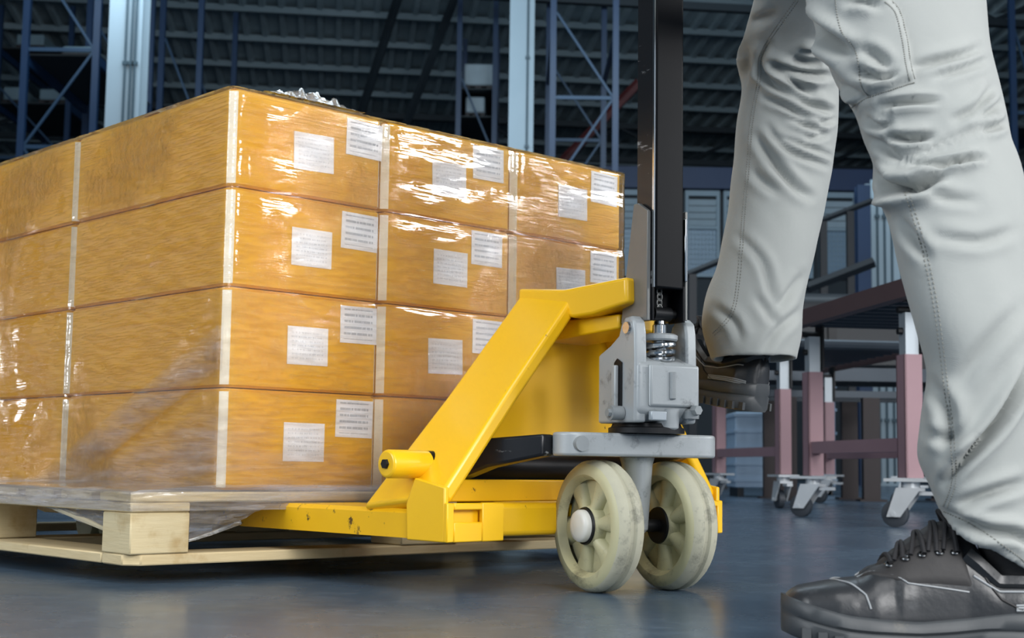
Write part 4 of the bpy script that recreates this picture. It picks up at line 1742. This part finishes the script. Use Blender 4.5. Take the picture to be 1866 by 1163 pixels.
# ------------------------------------------------------------------ shoes
def make_shoe(loc, rz, tilt, lab, sidesign):
    """local x: heel(0) -> toe(.31); side facing -y (sidesign=-1) or +y is the seen one"""
    s = bpy.data.objects.new('shoe', None)
    COL.objects.link(s)
    s.parent = person
    s.location = Vector(loc) - POFF
    s.rotation_euler = (0, tilt, rz)
    s['label'] = lab
    L = .312
    # sole
    xs_ = np.linspace(0, L, 40)
    hw = lambda x_: np.interp(x_, [0, .01, .03, .08, .13, .18, .22, .26, .29, .305, .312], [.012, .024, .034, .037, .036, .041, .049, .049, .040, .024, .006])
    so = MB()
    rings = []
    for x_ in xs_:
        w_ = hw(x_) + .004
        spring = .018 * max(0, (x_ - .22) / .09) ** 2
        arch = .004 * math.exp(-((x_ - .115) / .025) ** 2)
        zt = np.interp(x_, [0, .09, .13, .18, .25, .312], [.046, .042, .036, .031, .036, .047]) + spring * .35
        zb = .0005 + spring * .8 + arch
        zm = zb + (zt - zb) * .55
        rings.append([(x_, -w_ + .004, zb), (x_, -w_, zb + .004), (x_, -w_ - .001, zm - .003), (x_, -w_ + .002, zm), (x_, -w_ - .001, zm + .003), (x_, -w_, zt - .003), (x_, -w_ + .004, zt),
                      (x_, w_ - .004, zt), (x_, w_, zt - .003), (x_, w_ + .001, zm + .003), (x_, w_ - .002, zm), (x_, w_ + .001, zm - .003), (x_, w_, zb + .004), (x_, w_ - .004, zb)])
    so.loft(rings)
    so_o = ob('sole', so, M['sole'], s, smooth=50)
    td = MB()
    for x_ in np.arange(.012, .3, .0155):
        spring = .018 * max(0, (x_ - .22) / .09) ** 2
        for sg_ in (-1, 1):
            w_ = hw(x_) + .0055
            z_ = .001 + spring * .8
            td.box(x_ - .0045, x_ + .0045, sg_ * w_ - .004, sg_ * w_ + .0008 * sg_ + .001, z_ + .001, z_ + .013)
    ob('tread', td, M['sole'], so_o, smooth=0)['kind'] = 'stuff'
    # upper
    top = lambda x_: np.interp(x_, [0, .02, .06, .10, .12, .14, .16, .185, .21, .236, .267, .296, .306, .312], [.088, .092, .080, .078, .112, .130, .124, .108, .088, .072, .067, .061, .054, .044])
    N = 44
    up = MB()
    rings = []
    for x_ in np.linspace(.001, .3105, 80):
        w_, t_ = float(hw(x_)), float(top(x_))
        z0_ = float(np.interp(x_, [0, .13, .18, .312], [.036, .03, .028, .038]))
        ridge = np.interp(x_, [0, .1, .14, .2, .26, .31], [.55, .6, .95, 1.0, .7, .6])
        rg = []
        for q in range(N):
            th_ = math.pi * q / (N - 1)
            c_, s_ = math.cos(th_), math.sin(th_)
            yy = w_ * math.copysign(abs(c_) ** ridge, c_)
            zz = z0_ + (t_ - z0_) * (s_ ** (.75 if x_ > .24 else .85))
            cr_ = .0012 * math.sin(x_ * 260) * math.exp(-((x_ - .215) / .02) ** 2) * s_
            rg.append((x_, yy * (1 + .06 * s_ * (1 - s_) * 4 * (x_ < .2)), zz + cr_))
        rg.append((x_, -w_ * .9, z0_ - .004)); rg.append((x_, w_ * .9, z0_ - .004))
        rings.append(rg)
    up.loft(rings)
    upo = ob('upper', up, M['leather'], s, smooth=70)
    bv = BVHTree.FromPolygons(up.v, up.f)

    def surf(x_, th_, lift=.0008):
        c_ = Vector((x_, 0, .04))
        d_ = Vector((0, math.cos(th_), math.sin(th_)))
        h_ = bv.ray_cast(c_ + d_ * .25, -d_)
        return (h_[0] + d_ * lift) if h_[0] else c_ + d_ * .03

    def line(pts, r_, mat, name, n=30):
        P = []
        for i in range(len(pts) - 1):
            for k in range(n // (len(pts) - 1) + 1):
                t_ = k / (n // (len(pts) - 1) + 1)
                P.append(surf(pts[i][0] + (pts[i + 1][0] - pts[i][0]) * t_, pts[i][1] + (pts[i + 1][1] - pts[i][1]) * t_))
        P.append(surf(*pts[-1]))
        m_ = MB()
        m_.tube(P, r_, 6)
        return ob(name, m_, mat, upo)

    def patch(x0f, x1f, t0, t1, nx_, nt_, mat, name, lift=.0018):
        m_ = MB()
        rows_ = []
        for i in range(nx_):
            a_ = i / (nx_ - 1)
            row = []
            for j in range(nt_):
                b_ = j / (nt_ - 1)
                th_ = t0 + (t1 - t0) * b_
                x_ = x0f(b_) + (x1f(b_) - x0f(b_)) * a_
                ed = min(a_, 1 - a_, b_, 1 - b_)
                row.append(surf(x_, th_, lift if ed > .001 else -.0005))
            rows_.append(row)
        m_.grid(rows_)
        return ob(name, m_, mat, upo, smooth=180, fix=False)

    P2 = math.pi
    # eyelet stays on both sides of the tongue
    for sg_ in (-1, 1):
        th0, th1 = (P2 / 2 + .28, P2 / 2 + .95) if sg_ < 0 else (P2 / 2 - .28, P2 / 2 - .95)
        patch(lambda b_: .135 - .01 * b_, lambda b_: .236 - .045 * b_ * b_, th0, th1, 26, 10, M['leather_dark'], 'eyelet_stay')
        line([(.236, th0), (.215, (th0 + th1) / 2), (.19, th1), (.13, th1 + .1 * -sg_)], .0009, M['piping'], 'stay_stitch')
        # toe seam, collar and quarter seams
        line([(.262, P2 / 2), (.255, P2 / 2 - sg_ * .6), (.232, P2 / 2 - sg_ * 1.2), (.228, P2 / 2 - sg_ * 1.5)], .0010, M['piping'], 'vamp_seam')
        line([(.125, P2 / 2 - sg_ * .75), (.10, P2 / 2 - sg_ * 1.0), (.07, P2 / 2 - sg_ * 1.0), (.02, P2 / 2 - sg_ * .7)], .0012, M['piping'], 'collar_seam')
        line([(.115, P2 / 2 - sg_ * .7), (.098, P2 / 2 - sg_ * 1.2), (.075, P2 / 2 - sg_ * 1.5)], .0011, M['leather_dark'], 'quarter_seam')
        line([(.13, P2 / 2 - sg_ * .45), (.10, P2 / 2 - sg_ * .72), (.06, P2 / 2 - sg_ * .75), (.02, P2 / 2 - sg_ * .45), (.004, P2 / 2)], .0085, M['leather'], 'padded_collar')
        for k in range(3):
            line([(.012, P2 / 2 - sg_ * (1.30 + .09 * k)), (.05, P2 / 2 - sg_ * (1.30 + .07 * k)), (.085, P2 / 2 - sg_ * (1.34 + .06 * k))], .0012, M['piping'], 'heel_piping')
    patch(lambda b_: .128, lambda b_: .218 - .02 * abs(b_ - .5), P2 / 2 + .3, P2 / 2 - .3, 24, 10, M['leather_dark'], 'tongue', .003)
    m_ = MB()
    m_.loft([[(x_, y_, z_) for x_, y_, z_ in ((.128 + .016 * a_, -.02, .122 + .022 * a_), (.128 + .016 * a_, .02, .122 + .022 * a_), (.134 + .016 * a_, .02, .120 + .022 * a_), (.134 + .016 * a_, -.02, .120 + .022 * a_))] for a_ in (0, .4, .8, 1)])
    ob('tongue_tip', m_, M['leather_dark'], upo, .004, 2)
    ex = (.142, .157, .174, .190, .206)
    for k, x_ in enumerate(ex):
        for sg_ in (-1, 1):
            c_ = surf(x_, P2 / 2 - sg_ * .48, .0026)
            out = (c_ - Vector((x_, 0, .04))).normalized()
            t1_ = Vector((1, 0, 0)); t2_ = out.cross(t1_).normalized()
            m_ = MB()
            m_.tube([c_ + (t1_ * math.cos(q) + t2_ * math.sin(q)) * .0036 for q in np.linspace(0, 2 * P2, 12, endpoint=False)], .0013, 6, closed=True)
            ob('eyelet', m_, M['eyelet'], upo)
        m_ = MB()
        pts_ = [surf(x_ + (.006 if k % 2 else -.004) * (q - .5), P2 / 2 + .48 - .96 * q, .0030 + .0012 * math.sin(P2 * q)) for q in np.linspace(0, 1, 10)]
        m_.tube(pts_, .0026, 7)
        pts_ = [surf(x_ + .016 * (q - .3), P2 / 2 + .46 - .92 * q, .0032 + .0018 * math.sin(P2 * q)) for q in np.linspace(0, 1, 10)]
        if k < 4: m_.tube(pts_, .0024, 7)
        ob('lace', m_, M['lace'], upo)
    c_ = surf(.146, P2 / 2, .008)
    m_ = MB()
    for sg_ in (-1, 1):
        lp_ = []
        for q in np.linspace(0, 1, 14):
            an = q * 2 * P2
            lp_.append(c_ + Vector((.006 - .012 * math.sin(an * .5), sg_ * (.004 + .018 * math.sin(an / 2)), .004 + .006 * math.sin(an) - .012 * math.sin(an / 2))))
        m_.tube(lp_, .0024, 7)
    ob('lace_bow', m_, M['lace'], upo)
    sk = MB()
    rings = []
    for z_, rx_, ry_, xc in ((.075, .038, .030, .07), (.10, .040, .032, .072), (.14, .042, .034, .078), (.19, .042, .036, .08)):
        rings.append([(xc + rx_ * math.cos(q), ry_ * math.sin(q), z_) for q in np.linspace(0, 2 * P2, 24, endpoint=False)])
    sk.loft(rings)
    ob('sock', sk, M['lace'], s, smooth=70)
    return s


# standing shoe: toe towards the picture's left
toe = atY(1424, 1120, 1.50)
dr = Vector((-.965, .10, 0)).normalized()
rz = math.atan2(dr.y, dr.x)
heel = Vector((toe[0], 1.50, 0)) - dr * .312
make_shoe((heel.x, heel.y - .0, 0.0), rz, 0, 'black lace-up shoe flat on the floor', 1)
# raised shoe, pointing along the jack
dr2 = Vector((-.60, .80, 0)).normalized()
hp_ = atY(1402, 756, 2.26)
make_shoe((hp_[0] - .012, hp_[1] + .02, hp_[2] + .004), math.atan2(dr2.y, dr2.x), R(-9), 'raised black shoe, toe hidden behind the jack pump', 1)
